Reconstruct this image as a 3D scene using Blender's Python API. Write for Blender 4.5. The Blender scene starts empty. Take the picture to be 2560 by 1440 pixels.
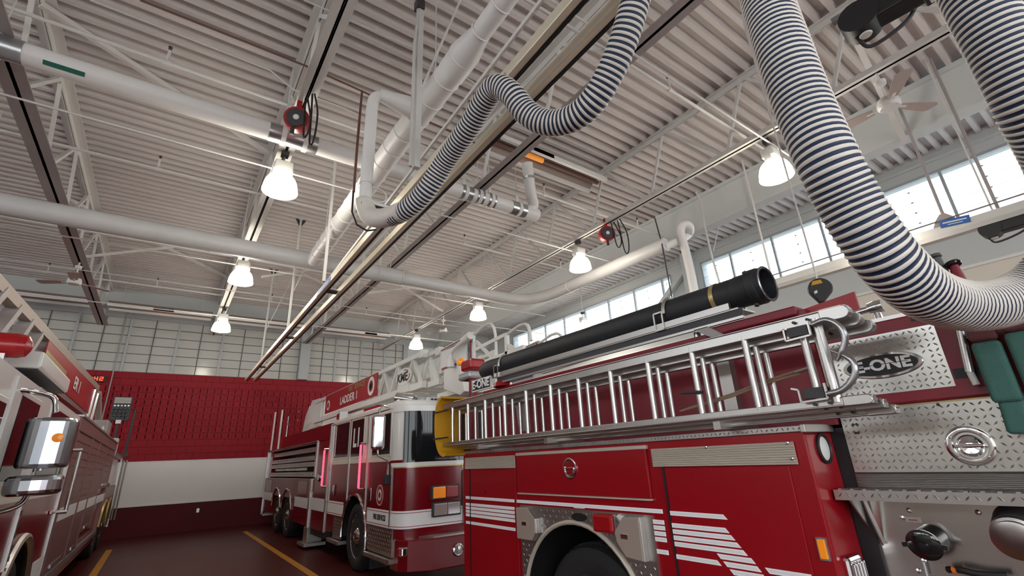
import bpy, math, random
from mathutils import Vector, Matrix
random.seed(7)
SC = bpy.context.scene
COL = SC.collection
PI = math.pi
# ---------------------------------------------------------------- camera
RC = ((0.8167186935, -0.5752571083, -0.0452751032), (0.1619522686, 0.3038233518, -0.9388625211), (0.5538429726, 0.7594541660, 0.3413024046))
FPX = 1170.32
CAM = Vector((0.0, 0.0, 1.65))
cd = bpy.data.cameras.new('camera')
cd.sensor_width = 36.0
cd.lens = FPX / 2560.0 * 36.0
cd.clip_start = 0.02
cd.clip_end = 300
cam = bpy.data.objects.new('camera', cd)
COL.objects.link(cam)
rx, dn, fw = (Vector(r) for r in RC)
m4 = Matrix((rx, -dn, -fw)).transposed().to_4x4()
m4.translation = CAM
cam.matrix_world = m4
SC.camera = cam
# ---------------------------------------------------------------- view, sky, sun
SC.view_settings.view_transform = 'Standard'
SC.view_settings.look = 'None'
SC.view_settings.gamma = 1.0
SC.view_settings.use_curve_mapping = False
SC.view_settings.exposure = 0.5
world = bpy.data.worlds.new('sky')
SC.world = world
world.use_nodes = True
wn = world.node_tree.nodes
wn['Background'].inputs[0].default_value = (0.93, 0.97, 1.0, 1)
wn['Background'].inputs[1].default_value = 5.0
# ---------------------------------------------------------------- helpers
def at(px, py, **k):
    """point of the place seen at photo pixel px, py on the plane x=, y= or z= (2560 x 1440 frame)"""
    d = rx * ((px - 1280) / FPX) + dn * ((py - 720) / FPX) + fw
    (a, v), = k.items()
    i = 'xyz'.index(a)
    return CAM + d * ((v - CAM[i]) / d[i])
def deep(px, py, t):
    return CAM + (rx * ((px - 1280) / FPX) + dn * ((py - 720) / FPX) + fw) * t

def basis(d, up=None):
    d = Vector(d).normalized()
    u = Vector(up) if up else (Vector((0, 0, 1)) if abs(d.z) < 0.9 else Vector((0, 1, 0)))
    s = d.cross(u)
    if s.length < 1e-6:
        s = d.cross(Vector((1, 0, 0)))
    s.normalize()
    return d, s, s.cross(d).normalized()

class MB:
    def __init__(self):
        self.v = []; self.f = []
    def add(self, vs, fs):
        n = len(self.v)
        self.v += [tuple(p) for p in vs]
        self.f += [tuple(i + n for i in q) for q in fs]
        return self
    def bx(self, x0, x1, y0, y1, z0, z1):
        vs = [(x, y, z) for x in (x0, x1) for y in (y0, y1) for z in (z0, z1)]
        return self.add(vs, [(0, 1, 3, 2), (4, 6, 7, 5), (0, 4, 5, 1), (2, 3, 7, 6), (0, 2, 6, 4), (1, 5, 7, 3)])
    def bar(self, p0, p1, w, h, up=None):
        p0 = Vector(p0); p1 = Vector(p1)
        d, s, u = basis(p1 - p0, up)
        vs = [p + s * (a * w / 2) + u * (b * h / 2) for p in (p0, p1) for a, b in ((-1, -1), (1, -1), (1, 1), (-1, 1))]
        return self.add(vs, [(3, 2, 1, 0), (4, 5, 6, 7), (0, 1, 5, 4), (1, 2, 6, 5), (2, 3, 7, 6), (3, 0, 4, 7)])
    def prism(self, poly, ax, a0, a1):
        def mk(p, a):
            return {'x': (a, p[0], p[1]), 'y': (p[0], a, p[1]), 'z': (p[0], p[1], a)}[ax]
        n = len(poly)
        vs = [mk(p, a0) for p in poly] + [mk(p, a1) for p in poly]
        fs = [tuple(range(n))[::-1], tuple(range(n, 2 * n))] + [(i, (i + 1) % n, n + (i + 1) % n, n + i) for i in range(n)]
        return self.add(vs, fs)
    def tube(self, pts, r, n=8, caps=True, closed=False):
        pts = [Vector(p) for p in pts]
        m = len(pts)
        rs = r if isinstance(r, (list, tuple)) else [r] * m
        u = None; base = len(self.v); vs = []
        for i, p in enumerate(pts):
            a = pts[i - 1] if i or closed else p
            b = pts[(i + 1) % m] if i < m - 1 or closed else p
            t = (b - a)
            t = t.normalized() if t.length > 1e-9 else Vector((0, 0, 1))
            if u is None:
                _, s, u = basis(t)
            else:
                u = (u - t * u.dot(t))
                u = u.normalized() if u.length > 1e-9 else basis(t)[2]
                s = t.cross(u)
            for k in range(n):
                g = 2 * PI * k / n
                vs.append(p + s * (math.cos(g) * rs[i]) + u * (math.sin(g) * rs[i]))
        fs = []
        for i in range(m if closed else m - 1):
            j = (i + 1) % m
            for k in range(n):
                q = (k + 1) % n
                fs.append((i * n + k, i * n + q, j * n + q, j * n + k))
        if caps and not closed:
            fs.append(tuple(range(n))[::-1]); fs.append(tuple(range((m - 1) * n, m * n)))
        return self.add(vs, fs)
    def cyl(self, p0, p1, r, n=12, r2=None, caps=True):
        return self.tube([p0, p1], [r, r if r2 is None else r2], n, caps)
    def lathe(self, prof, org, ax=(0, 0, 1), n=20, caps=True):
        """prof: (radius, height) list along axis"""
        org = Vector(org); d, s, u = basis(ax)
        vs = []
        for r, h in prof:
            for k in range(n):
                g = 2 * PI * k / n
                vs.append(org + d * h + s * (math.cos(g) * r) + u * (math.sin(g) * r))
        fs = []
        for i in range(len(prof) - 1):
            for k in range(n):
                q = (k + 1) % n
                fs.append((i * n + k, i * n + q, (i + 1) * n + q, (i + 1) * n + k))
        if caps:
            fs.append(tuple(range(n))[::-1]); fs.append(tuple(range((len(prof) - 1) * n, len(prof) * n)))
        return self.add(vs, fs)
    def mesh(self, name):
        me = bpy.data.meshes.new(name)
        me.from_pydata(self.v, [], self.f)
        me.update()
        return me
    def build(self, name, mat, parent=None, smooth=False, bevel=0, seg=2, label=None, kind=None):
        o = bpy.data.objects.new(name, self.mesh(name))
        return finish(o, mat, parent, smooth, bevel, seg, label, kind)

def finish(o, mat, parent=None, smooth=False, bevel=0, seg=2, label=None, kind=None):
    COL.objects.link(o)
    if mat is not None and not len(o.data.materials):
        o.data.materials.append(mat)
    if smooth:
        o.data.polygons.foreach_set('use_smooth', [True] * len(o.data.polygons))
        try:
            o.data.set_sharp_from_angle(angle=math.radians(40))
        except Exception:
            pass
    if bevel:
        b = o.modifiers.new('bevel', 'BEVEL'); b.width = bevel; b.segments = seg; b.limit_method = 'ANGLE'; b.angle_limit = math.radians(40)
    if parent:
        o.parent = parent
        o.matrix_parent_inverse = Matrix.Translation(-ROOTLOC[parent.name]) if parent.name in ROOTLOC else Matrix()
    if label: o['label'] = label
    if kind: o['kind'] = kind
    return o
ROOTLOC = {}
def thing(name, label, cat, loc=(0, 0, 0), group=None):
    o = bpy.data.objects.new(name, None)
    o.empty_display_size = 0.1
    COL.objects.link(o)
    o.location = loc
    ROOTLOC[o.name] = Vector(loc)
    return tag(o, label, cat, group)
def tag(o, label, cat, group=None):
    o['label'] = label; o['category'] = cat
    if group: o['group'] = group
    return o
def struct(o, label=None):
    o['kind'] = 'structure'
    if label: o['label'] = label
    return o
def sroot(name, loc=(0, 0, 0), label=None):
    o = bpy.data.objects.new(name, None); COL.objects.link(o); o.location = loc; ROOTLOC[o.name] = Vector(loc)
    return struct(o, label)
def dup(root, offset, label=None, group=None):
    """a copy of a thing with copies of its parts and sub-parts, moved by offset"""
    def cp(o, par):
        c = o.copy(); COL.objects.link(c)
        if par: c.parent = par
        for ch in list(o.children):
            cp(ch, c)
        return c
    r = cp(root, None)
    r.location = root.location + Vector(offset)
    if label: r['label'] = label
    if group: r['group'] = group
    return r
def inst(src, parent, loc=None, name=None):
    c = src.copy(); COL.objects.link(c); c.parent = parent
    if loc is not None: c.location = loc
    return c
def smooth_path(pts, k=6, closed=False):
    pts = [Vector(p) for p in pts]; n = len(pts); out = []
    for i in range(n if closed else n - 1):
        p1, p2 = pts[i], pts[(i + 1) % n]
        p0 = pts[i - 1] if i or closed else p1 * 2 - p2
        p3 = pts[(i + 2) % n] if closed or i + 2 < n else p2 * 2 - p1
        for j in range(k):
            t = j / k
            out.append(0.5 * ((2 * p1) + (p2 - p0) * t + (2 * p0 - 5 * p1 + 4 * p2 - p3) * t * t + (3 * p1 - p0 - 3 * p2 + p3) * t ** 3))
    if not closed: out.append(pts[-1])
    return out
def text(name, s, mat, org, ax, ay, size, parent=None, ext=0.002, bold=0.0, shear=0.0, align='CENTER', label=None, sx=1.0):
    """lettering as a mesh: org centre, ax reading direction, ay up direction"""
    c = bpy.data.curves.new(name, 'FONT')
    c.body = s; c.size = size; c.extrude = ext; c.offset = bold; c.shear = shear
    c.align_x = align; c.align_y = 'CENTER'; c.resolution_u = 3
    t = bpy.data.objects.new(name, c)
    COL.objects.link(t)
    me = bpy.data.meshes.new_from_object(t.evaluated_get(bpy.context.evaluated_depsgraph_get()))
    bpy.data.objects.remove(t)
    me.name = name
    ax = Vector(ax).normalized(); ay = Vector(ay); ay = (ay - ax * ay.dot(ax)).normalized(); az = ax.cross(ay)
    M = Matrix((ax * sx, ay, az)).transposed().to_4x4(); M.translation = Vector(org)
    me.transform(M)
    me.materials.clear()
    return finish(bpy.data.objects.new(name, me), mat, parent, label=label)

# ---------------------------------------------------------------- materials
MATS = {}
def mat(name, col, rough=0.5, metal=0.0, var=0.0, vs=6.0, bump=0.0, bs=60.0, emit=None, es=0.0, coat=0.0, spec=None, trans=0.0, alpha=None, stretch=None):
    m = bpy.data.materials.new(name); m.use_nodes = True
    nt = m.node_tree; b = nt.nodes['Principled BSDF']
    col = tuple(col) + (1,)
    b.inputs['Base Color'].default_value = col
    b.inputs['Roughness'].default_value = rough
    b.inputs['Metallic'].default_value = metal
    if coat: b.inputs['Coat Weight'].default_value = coat; b.inputs['Coat Roughness'].default_value = 0.08
    if spec is not None: b.inputs['Specular IOR Level'].default_value = spec
    if trans: b.inputs['Transmission Weight'].default_value = trans
    if emit: b.inputs['Emission Color'].default_value = tuple(emit) + (1,); b.inputs['Emission Strength'].default_value = es
    tc = None
    def coord():
        nonlocal tc
        if tc is None:
            g = nt.nodes.new('ShaderNodeTexCoord')
            tc = g.outputs['Object']
            if stretch:
                mp = nt.nodes.new('ShaderNodeMapping'); mp.inputs['Scale'].default_value = stretch
                nt.links.new(tc, mp.inputs[0]); tc = mp.outputs[0]
        return tc
    if var:
        n = nt.nodes.new('ShaderNodeTexNoise'); n.inputs['Scale'].default_value = vs; n.inputs['Detail'].default_value = 4
        nt.links.new(coord(), n.inputs['Vector'])
        mx = nt.nodes.new('ShaderNodeMix'); mx.data_type = 'RGBA'
        mx.inputs[6].default_value = tuple(max(0, c * (1 - var)) for c in col[:3]) + (1,)
        mx.inputs[7].default_value = tuple(min(1, c * (1 + var)) for c in col[:3]) + (1,)
        nt.links.new(n.outputs['Fac'], mx.inputs[0]); nt.links.new(mx.outputs[2], b.inputs['Base Color'])
        mr = nt.nodes.new('ShaderNodeMapRange'); mr.inputs[3].default_value = max(0.02, rough - var * 0.35); mr.inputs[4].default_value = min(1, rough + var * 0.35)
        nt.links.new(n.outputs['Fac'], mr.inputs[0]); nt.links.new(mr.outputs[0], b.inputs['Roughness'])
    if bump:
        n = nt.nodes.new('ShaderNodeTexNoise'); n.inputs['Scale'].default_value = bs; n.inputs['Detail'].default_value = 3
        nt.links.new(coord(), n.inputs['Vector'])
        bp = nt.nodes.new('ShaderNodeBump'); bp.inputs['Strength'].default_value = bump; bp.inputs['Distance'].default_value = 0.01
        nt.links.new(n.outputs['Fac'], bp.inputs['Height']); nt.links.new(bp.outputs[0], b.inputs['Normal'])
    MATS[name] = m
    return m
mat('deck', (0.70, 0.66, 0.645), 0.5, var=0.08, vs=1.3)
mat('steel_paint', (0.70, 0.69, 0.67), 0.5, var=0.06, vs=2)
mat('steel_grey', (0.36, 0.325, 0.32), 0.5, var=0.08, vs=2)
mat('white_pipe', (0.80, 0.79, 0.78), 0.4, var=0.04, vs=3)
mat('grey_pipe', (0.62, 0.62, 0.62), 0.45, var=0.08, vs=3)
mat('conduit', (0.72, 0.72, 0.70), 0.35, 0.3)
mat('galv', (0.50, 0.52, 0.54), 0.3, 0.9, var=0.12, vs=9)
mat('brown_pipe', (0.16, 0.075, 0.06), 0.5)
mat('dark_steel', (0.05, 0.05, 0.055), 0.5, 0.2)
mat('black', (0.012, 0.012, 0.014), 0.5)
mat('black_gloss', (0.01, 0.012, 0.014), 0.08, coat=0.5)
mat('glass_dark', (0.010, 0.013, 0.015), 0.05, spec=0.3)
mat('rubber', (0.018, 0.018, 0.02), 0.75, bump=0.15, bs=90)
mat('chrome', (0.82, 0.83, 0.85), 0.08, 1.0)
mat('mirror_shell', (0.46, 0.48, 0.52), 0.2, 1.0)
mat('alum', (0.52, 0.505, 0.49), 0.34, 1.0, var=0.05, vs=14)
mat('alum_dull', (0.50, 0.48, 0.46), 0.42, 1.0, var=0.12, vs=8)
mat('tread', (0.58, 0.57, 0.54), 0.30, 1.0, var=0.10, vs=20)
mat('stainless', (0.62, 0.60, 0.57), 0.22, 1.0, var=0.06, vs=4)
mat('vent', (0.60, 0.54, 0.46), 0.45, 0.35)
mat('tan_plate', (0.36, 0.29, 0.25), 0.5, 0.1)
mat('brass_rail', (0.86, 0.79, 0.64), 0.33, 0.45, var=0.04, vs=5)
mat('rail_white', (0.74, 0.73, 0.68), 0.3, 0.6)
mat('red_engine', (0.30, 0.004, 0.010), 0.28, coat=0.15, spec=0.35, var=0.04, vs=2.5)
mat('red_deep', (0.19, 0.004, 0.009), 0.2, coat=0.15, spec=0.35, var=0.04, vs=2)
mat('red_hose_bed', (0.22, 0.010, 0.024), 0.45, var=0.12, vs=4)
mat('red_panel', (0.36, 0.012, 0.02), 0.4)
mat('maroon_shutter', (0.26, 0.13, 0.125), 0.45, 0.3, var=0.06, vs=6)
mat('white_paint', (0.78, 0.78, 0.76), 0.3, coat=0.3, var=0.03, vs=3)
mat('cream', (0.70, 0.66, 0.57), 0.35, coat=0.3)
mat('aerial_white', (0.74, 0.73, 0.69), 0.4, var=0.05, vs=4)
mat('reflective', (0.93, 0.94, 0.95), 0.45)
mat('stripe_core', (0.80, 0.82, 0.84), 0.45)
mat('wall_red', (0.29, 0.010, 0.020), 0.55, spec=0.2, var=0.10, vs=1.5, bump=0.25, bs=70)
mat('wall_maroon', (0.10, 0.008, 0.012), 0.5, spec=0.2, var=0.10, vs=1.2, bump=0.2, bs=60)
mat('mortar_red', (0.15, 0.008, 0.012), 0.7)
mat('slot_dark', (0.05, 0.005, 0.008), 0.9)
mat('wall_white', (0.86, 0.85, 0.83), 0.45, var=0.04, vs=1.0)
mat('wall_grey', (0.65, 0.69, 0.685), 0.6, var=0.03, vs=1)
mat('wall_beige', (0.82, 0.77, 0.68), 0.65, var=0.03, vs=1)
mat('beam_grey', (0.64, 0.67, 0.665), 0.5, var=0.03, vs=1)
mat('pane', (0.56, 0.56, 0.53), 0.14, var=0.06, vs=2.2, spec=0.6)
mat('muntin', (0.10, 0.10, 0.095), 0.5)
mat('mullion', (0.46, 0.48, 0.50), 0.45)
mat('floor', (0.085, 0.015, 0.014), 0.34, spec=0.25, var=0.10, vs=0.6)
mat('yellow_line', (0.62, 0.27, 0.01), 0.4, var=0.1, vs=7)
mat('yellow', (0.60, 0.30, 0.01), 0.6, var=0.08, vs=8)
mat('amber', (0.85, 0.25, 0.01), 0.2, emit=(1, 0.3, 0.02), es=0.15)
mat('red_lens', (0.34, 0.006, 0.01), 0.25)
mat('pink_led', (0.9, 0.1, 0.2), 0.3, emit=(1, 0.08, 0.16), es=1.2)
mat('led', (0.8, 0.02, 0.01), 0.3, emit=(1, 0.03, 0.01), es=5)
mat('hose_white', (0.72, 0.68, 0.62), 0.5, var=0.06, vs=20)
mat('hose_navy', (0.008, 0.022, 0.06), 0.6)
mat('hose_black', (0.02, 0.022, 0.026), 0.55, bump=0.3, bs=120)
mat('green_web', (0.05, 0.14, 0.115), 0.8, var=0.2, vs=12, bump=0.3, bs=200)
mat('maroon_web', (0.14, 0.04, 0.045), 0.8, var=0.15, vs=15, bump=0.3, bs=160)
mat('blue_sign', (0.02, 0.12, 0.42), 0.4)
mat('green_sign', (0.01, 0.12, 0.08), 0.5)
mat('orange', (0.80, 0.18, 0.02), 0.4)
mat('heater_glow', (0.8, 0.3, 0.05), 0.5, emit=(1.0, 0.35, 0.05), es=0.3)
mat('lamp_bowl', (1, 0.97, 0.88), 0.4, emit=(1.0, 0.92, 0.78), es=10.0)
mat('lamp_rim', (0.9, 0.86, 0.74), 0.25, emit=(1.0, 0.82, 0.5), es=5.0)
mat('fan_wood', (0.46, 0.38, 0.35), 0.5)
mat('paper', (0.75, 0.75, 0.72), 0.6)
mat('lens_clear', (0.75, 0.78, 0.8), 0.05, metal=0.6)
mat('white_plastic', (0.78, 0.78, 0.76), 0.35)
mat('rope', (0.30, 0.20, 0.13), 0.9)
mat('gold', (0.55, 0.42, 0.18), 0.35, 0.6)
mat('sky_glass', (0.9, 0.95, 1.0), 0.05, trans=1.0)
def clear_glass():
    m = MATS['sky_glass']; nt = m.node_tree
    for n in list(nt.nodes):
        if n.type != 'OUTPUT_MATERIAL': nt.nodes.remove(n)
    out = [n for n in nt.nodes if n.type == 'OUTPUT_MATERIAL'][0]
    tr = nt.nodes.new('ShaderNodeBsdfTransparent'); tr.inputs[0].default_value = (0.62, 0.66, 0.68, 1)
    gl = nt.nodes.new('ShaderNodeBsdfGlossy'); gl.inputs['Roughness'].default_value = 0.03
    mx = nt.nodes.new('ShaderNodeMixShader'); mx.inputs[0].default_value = 0.06
    nt.links.new(tr.outputs[0], mx.inputs[1]); nt.links.new(gl.outputs[0], mx.inputs[2]); nt.links.new(mx.outputs[0], out.inputs[0])
clear_glass()
def S(n): return MATS[n]
# ================================================================ the setting
YB = 18.9; XR = 12.25; ZD = 7.3
fl = MB().bx(-14.2, 12.5, -5.1, YB + 0.3, -0.2, 0).build('floor', S('floor'))
struct(fl, 'dark red sealed concrete floor')
gr = MB().bx(-70, 70, -70, 70, -0.3, -0.05).build('ground', mat('pavement', (0.50, 0.49, 0.47), 0.9, var=0.1, vs=3)); struct(gr, 'pavement outside the bay doors')
for i, (x, y0, y1) in enumerate(((2.34, -1.0, 16.95), (-0.66, -1.0, 16.2))):
    o = MB().bx(x - 0.06, x + 0.06, y0, y1, -0.001, 0.003).build('trim_%d' % (i + 1), S('yellow_line'))
    struct(o, 'yellow lane line painted on the floor')
# ---- ceiling: corrugated steel deck, sheet by sheet
ceil = sroot('ceiling', (0, 5, ZD), 'white painted corrugated steel roof deck')
MB().bx(-14.2, 12.5, -5.1, YB + 0.3, 7.425, 7.6).build('light_seal_slab', S('wall_grey'), ceil)  # unseen slab added above the deck sheets to keep sky light out
def deck_profile(n):
    p = 0.2075; prof = []
    for i in range(n):
        y = i * p
        prof += [(y, 0.115), (y + 0.098, 0.115), (y + 0.118, 0.0), (y + 0.1875, 0.0)]
    prof.append((n * p, 0.115))
    return prof
def deck_panel(L, W):
    pr = deck_profile(4); m = MB()
    for (y0, z0), (y1, z1) in zip(pr[:-1], pr[1:]):
        m.add([(0, y0, z0), (L, y0, z0), (L, y1, z1), (0, y1, z1)], [(0, 3, 2, 1)])
    m.add([(0, 0, 0.075), (L, 0, 0.075), (L, 0, 0.083), (0, 0, 0.083)], [(0, 1, 2, 3)])
    return m.mesh('deck_sheet')
xs = (-8.0, -5.06, -2.13, 0.78, 3.74, 6.7, 9.5, 12.25)
me = deck_panel(1.0, 1); me.materials.append(S('deck'))
y = YB
rows = 0
while y > -5.0:
    y -= 0.83
    rows += 1
    for x0, x1 in zip(xs[:-1], xs[1:]):
        pass
        o = bpy.data.objects.new('deck_sheet', me); COL.objects.link(o); o.parent = ceil
        o.location = Vector((x0, y, ZD)) - ceil.location; o.scale = (x1 - x0 - 0.006, 1, 1)
# ---- back wall
wb = sroot('wall_back', (3, YB, 0), 'red painted block wall with white and maroon bands')
MB().bx(-14.2, 12.5, YB + 0.08, YB + 0.3, 0, 4.74).build('wall_core', S('mortar_red'), wb)
MB().bx(-14.2, 12.5, YB - 0.01, YB + 0.09, 0, 0.80).build('maroon_band', S('wall_maroon'), wb)
MB().bx(-14.2, 12.5, YB - 0.01, YB + 0.09, 0.84, 2.055).build('white_band', S('wall_white'), wb)
MB().bx(-14.2, 12.5, YB - 0.03, YB + 0.0, 0.80, 0.84).build('white_ledge', S('wall_white'), wb, bevel=0.005)
MB().bx(-14.2, 12.5, YB - 0.025, YB + 0.0, 2.045, 2.065).build('white_cap', S('wall_white'), wb)
MB().bx(2.40, 2.47, YB - 0.014, YB + 0.0, 0.84, 2.05).build('panel_seam', S('wall_white'), wb)
for x0, x1 in ((-14.2, -2.40), (5.2, 12.5)):
    MB().bx(x0, x1, YB + 0.002, YB + 0.06, 2.065, 4.74).build('painted_block_face', S('wall_red'), wb)
BL, BH = 0.4066, 0.2058
def block_plain(L):
    return MB().bx(0.003, L - 0.003, 0, 0.05, 0.003, BH - 0.003)
def block_slot(L):
    m = MB(); w = 0.025; d = 0.012
    m.bx(0.003, L - 0.003, 0, d + 0.03, 0.003, 0.035); m.bx(0.003, L - 0.003, 0, d + 0.03, BH - 0.035, BH - 0.003)
    xsn = [0.003]
    for c in ([0.1017, 0.305] if L > 0.3 else [0.1017]): xsn += [c - w / 2, c + w / 2]
    xsn.append(L - 0.003)
    for a, b in zip(xsn[::2], xsn[1::2]):
        m.bx(a, b, 0, d + 0.03, 0.035, BH - 0.035)
    return m
bp, bs_ = block_plain(BL).mesh('block'), block_slot(BL).mesh('slotted_block')
for q in (bp, bs_): q.materials.append(S('wall_red'))
for r in range(13):
    z = 4.74 - (r + 1) * BH
    off = 0 if r % 2 else BL / 2
    x = -2.66 - off + 0.02
    while x < 5.4:
        sl = 2 <= r <= 9 and (x < 2.45 or x > 2.75) and not (r == 9 and 0.3 < x < 0.6)
        o = bpy.data.objects.new('block', bs_ if sl else bp); COL.objects.link(o); o.parent = wb
        o.location = Vector((x, YB, z)) - wb.location
        x += BL
MB().bx(-2.7, 5.45, YB + 0.055, YB + 0.07, 2.065, 4.74).build('slot_backing', S('slot_dark'), wb)
# upper wall
MB().bx(-14.2, 12.5, YB + 0.05, YB + 0.3, 6.48, 7.42).build('window_head', S('wall_grey'), wb)
MB().bx(-14.2, 12.5, YB - 0.02, YB + 0.06, 6.47, 6.72).build('head_trim', S('mullion'), wb)
MB().bx(7.81, 12.5, YB + 0.02, YB + 0.3, 4.74, 6.48).build('upper_wall', S('wall_grey'), wb)
MB().bx(-14.2, -6.6, YB + 0.02, YB + 0.3, 4.74, 6.48).build('upper_wall', S('wall_grey'), wb)
MB().bx(3.66, 4.0, YB - 0.22, YB + 0.1, 4.74, 7.3).build('column', S('mullion'), wb, bevel=0.01)
MB().bx(7.81, 8.0, YB - 0.05, YB + 0.1, 4.74, 6.5).build('column', S('mullion'), wb)
MB().bx(-14.2, 9.4, YB - 0.30, YB + 0.1, 6.72, 7.3).build('fascia_beam', S('beam_grey'), wb)
MB().bx(-14.2, 9.4, YB - 0.33, YB - 0.2, 6.70, 6.73).build('fascia_lip', S('beam_grey'), wb)
def block_window(name, xsv, thick, z0, z1, nrow, label):
    w = sroot(name, ((xsv[0] + xsv[-1]) / 2, YB, z0), label)
    dz = (z1 - z0) / nrow
    for a, b in zip(xsv[:-1], xsv[1:]):
        for r in range(nrow):
            MB().bx(a + 0.008, b - 0.008, YB + 0.035, YB + 0.06, z0 + r * dz + 0.008, z0 + (r + 1) * dz - 0.008).build('pane', S('pane'), w)
    MB().bx(xsv[0], xsv[-1], YB + 0.065, YB + 0.12, z0, z1).build('backing', S('wall_grey'), w)
    for i, x in enumerate(xsv):
        if x in thick:
            MB().bx(x - 0.028, x + 0.028, YB - 0.02, YB + 0.05, z0, z1).build('mullion', S('mullion'), w)
        else:
            MB().bx(x - 0.012, x + 0.012, YB + 0.015, YB + 0.05, z0, z1).build('muntin', S('muntin'), w)
    for r in range(nrow + 1):
        MB().bx(xsv[0], xsv[-1], YB + 0.02, YB + 0.05, z0 + r * dz - 0.010, z0 + r * dz + 0.010).build('muntin', S('muntin'), w)
xl = [-6.627 + 0.645 * i for i in range(16)] + [3.66]
xl = [round(v, 3) for v in xl]
block_window('window_1', xl, [xl[i] for i in range(0, 16, 2)], 4.745, 6.48, 6, 'translucent glass block window grid above the red wall, left of the column')
xr = [round(4.0 + 0.497 * i, 3) for i in range(8)] + [7.81]
block_window('window_2', xr, xr[2:7:2], 4.745, 6.48, 6, 'translucent window grid above the red wall, right of the column')
# ---- right wall and clerestory
wr = sroot('wall_right', (XR, 5, 0), 'pale side wall below the bright clerestory windows')
MB().bx(XR, XR + 0.3, -5.1, YB + 0.3, 0, 4.74).build('beige_lower_wall', S('wall_beige'), wr)
MB().bx(XR, XR + 0.3, -5.1, YB + 0.3, 4.74, 5.42).build('grey_sill_wall', S('wall_grey'), wr)
MB().bx(XR - 0.05, XR + 0.02, -5.1, YB, 4.71, 4.77).build('ledge', S('wall_white'), wr, bevel=0.006)
MB().bx(XR, XR + 0.3, -5.1, YB + 0.3, 6.87, 7.42).build('window_head', S('beam_grey'), wr)
MB().bx(XR - 0.06, XR + 0.05, -5.1, YB, 7.1, 7.16).build('head_angle', S('beam_grey'), wr)
MB().bx(XR, XR + 0.3, 7.17, 8.27, 5.42, 6.87).build('pier', S('wall_grey'), wr)
MB().bx(XR, XR + 0.3, 16.9, YB + 0.3, 5.42, 6.87).build('pier', S('wall_grey'), wr)
MB().bx(XR, XR + 0.3, -5.1, -4.4, 5.42, 6.87).build('pier', S('wall_grey'), wr)
MB().bx(XR - 0.28, XR, 7.35, 7.65, 0, 7.3).build('column', S('wall_grey'), wr, bevel=0.01)
def clere(name, y0, y1, ys, label):
    w = sroot(name, (XR, (y0 + y1) / 2, 5.42), label)
    m = MB()
    for z in (5.42, 6.87):
        m.bx(XR - 0.01, XR + 0.08, y0, y1, z - 0.03, z + 0.03)
    for yy in (y0, y1):
        m.bx(XR - 0.01, XR + 0.08, yy - 0.03, yy + 0.03, 5.42, 6.87)
    m.build('frame', S('mullion'), w)
    for yy in ys:
        MB().bx(XR, XR + 0.07, yy - 0.025, yy + 0.025, 5.42, 6.87).build('mullion', S('mullion'), w)
    edges = [y0] + list(ys) + [y1]
    for a, b in zip(edges[:-1], edges[1:]):
        MB().bx(XR + 0.055, XR + 0.06, a + 0.02, b - 0.02, 5.45, 6.84).build('pane', S('sky_glass'), w)
    for k in range(1, 6):
        z = 5.42 + k * 1.45 / 6
        m = MB().cyl((XR - 0.005, y0, z), (XR - 0.005, y1, z), 0.004, 6)
        for a, b in zip(edges[:-1], edges[1:]):
            m.lathe([(0.0, -0.03), (0.016, -0.012), (0.016, 0.012), (0.0, 0.03)], (XR - 0.005, (a + b) / 2, z), (0, 1, 0), 6)
        m.build('guard_rod', S('mullion'), w)
clere('window_3', -4.4, 7.17, [-3.2, -2.0, -0.8, 0.35, 1.55, 2.7, 3.89, 5.07, 6.25], 'overexposed clerestory window band of the right wall, near half')
clere('window_4', 8.27, 16.9, [8.62, 9.79, 10.98, 12.2, 13.4, 14.6, 15.78], 'overexposed clerestory window band of the right wall, far half')
# ---- girder along the right of the bay
gd = sroot('trim_3', (9.5, 5, 6.47), 'deep pale grey roof girder running along the right bay')
MB().bx(9.42, 9.62, -5.1, YB, 6.50, 7.3).build('girder_face', S('beam_grey'), gd)
MB().bx(9.37, 9.67, -5.1, YB, 6.45, 6.50).build('bottom_flange', S('beam_grey'), gd)
MB().bx(9.36, 9.50, -5.1, YB, 7.22, 7.3).build('deck_angle', S('beam_grey'), gd)
# diagonal brace at the right column
MB().bar((12.1, 7.5, 6.9), (12.1, 9.4, 5.4), 0.14, 0.14).build('brace', S('wall_grey'), wr)
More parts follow.
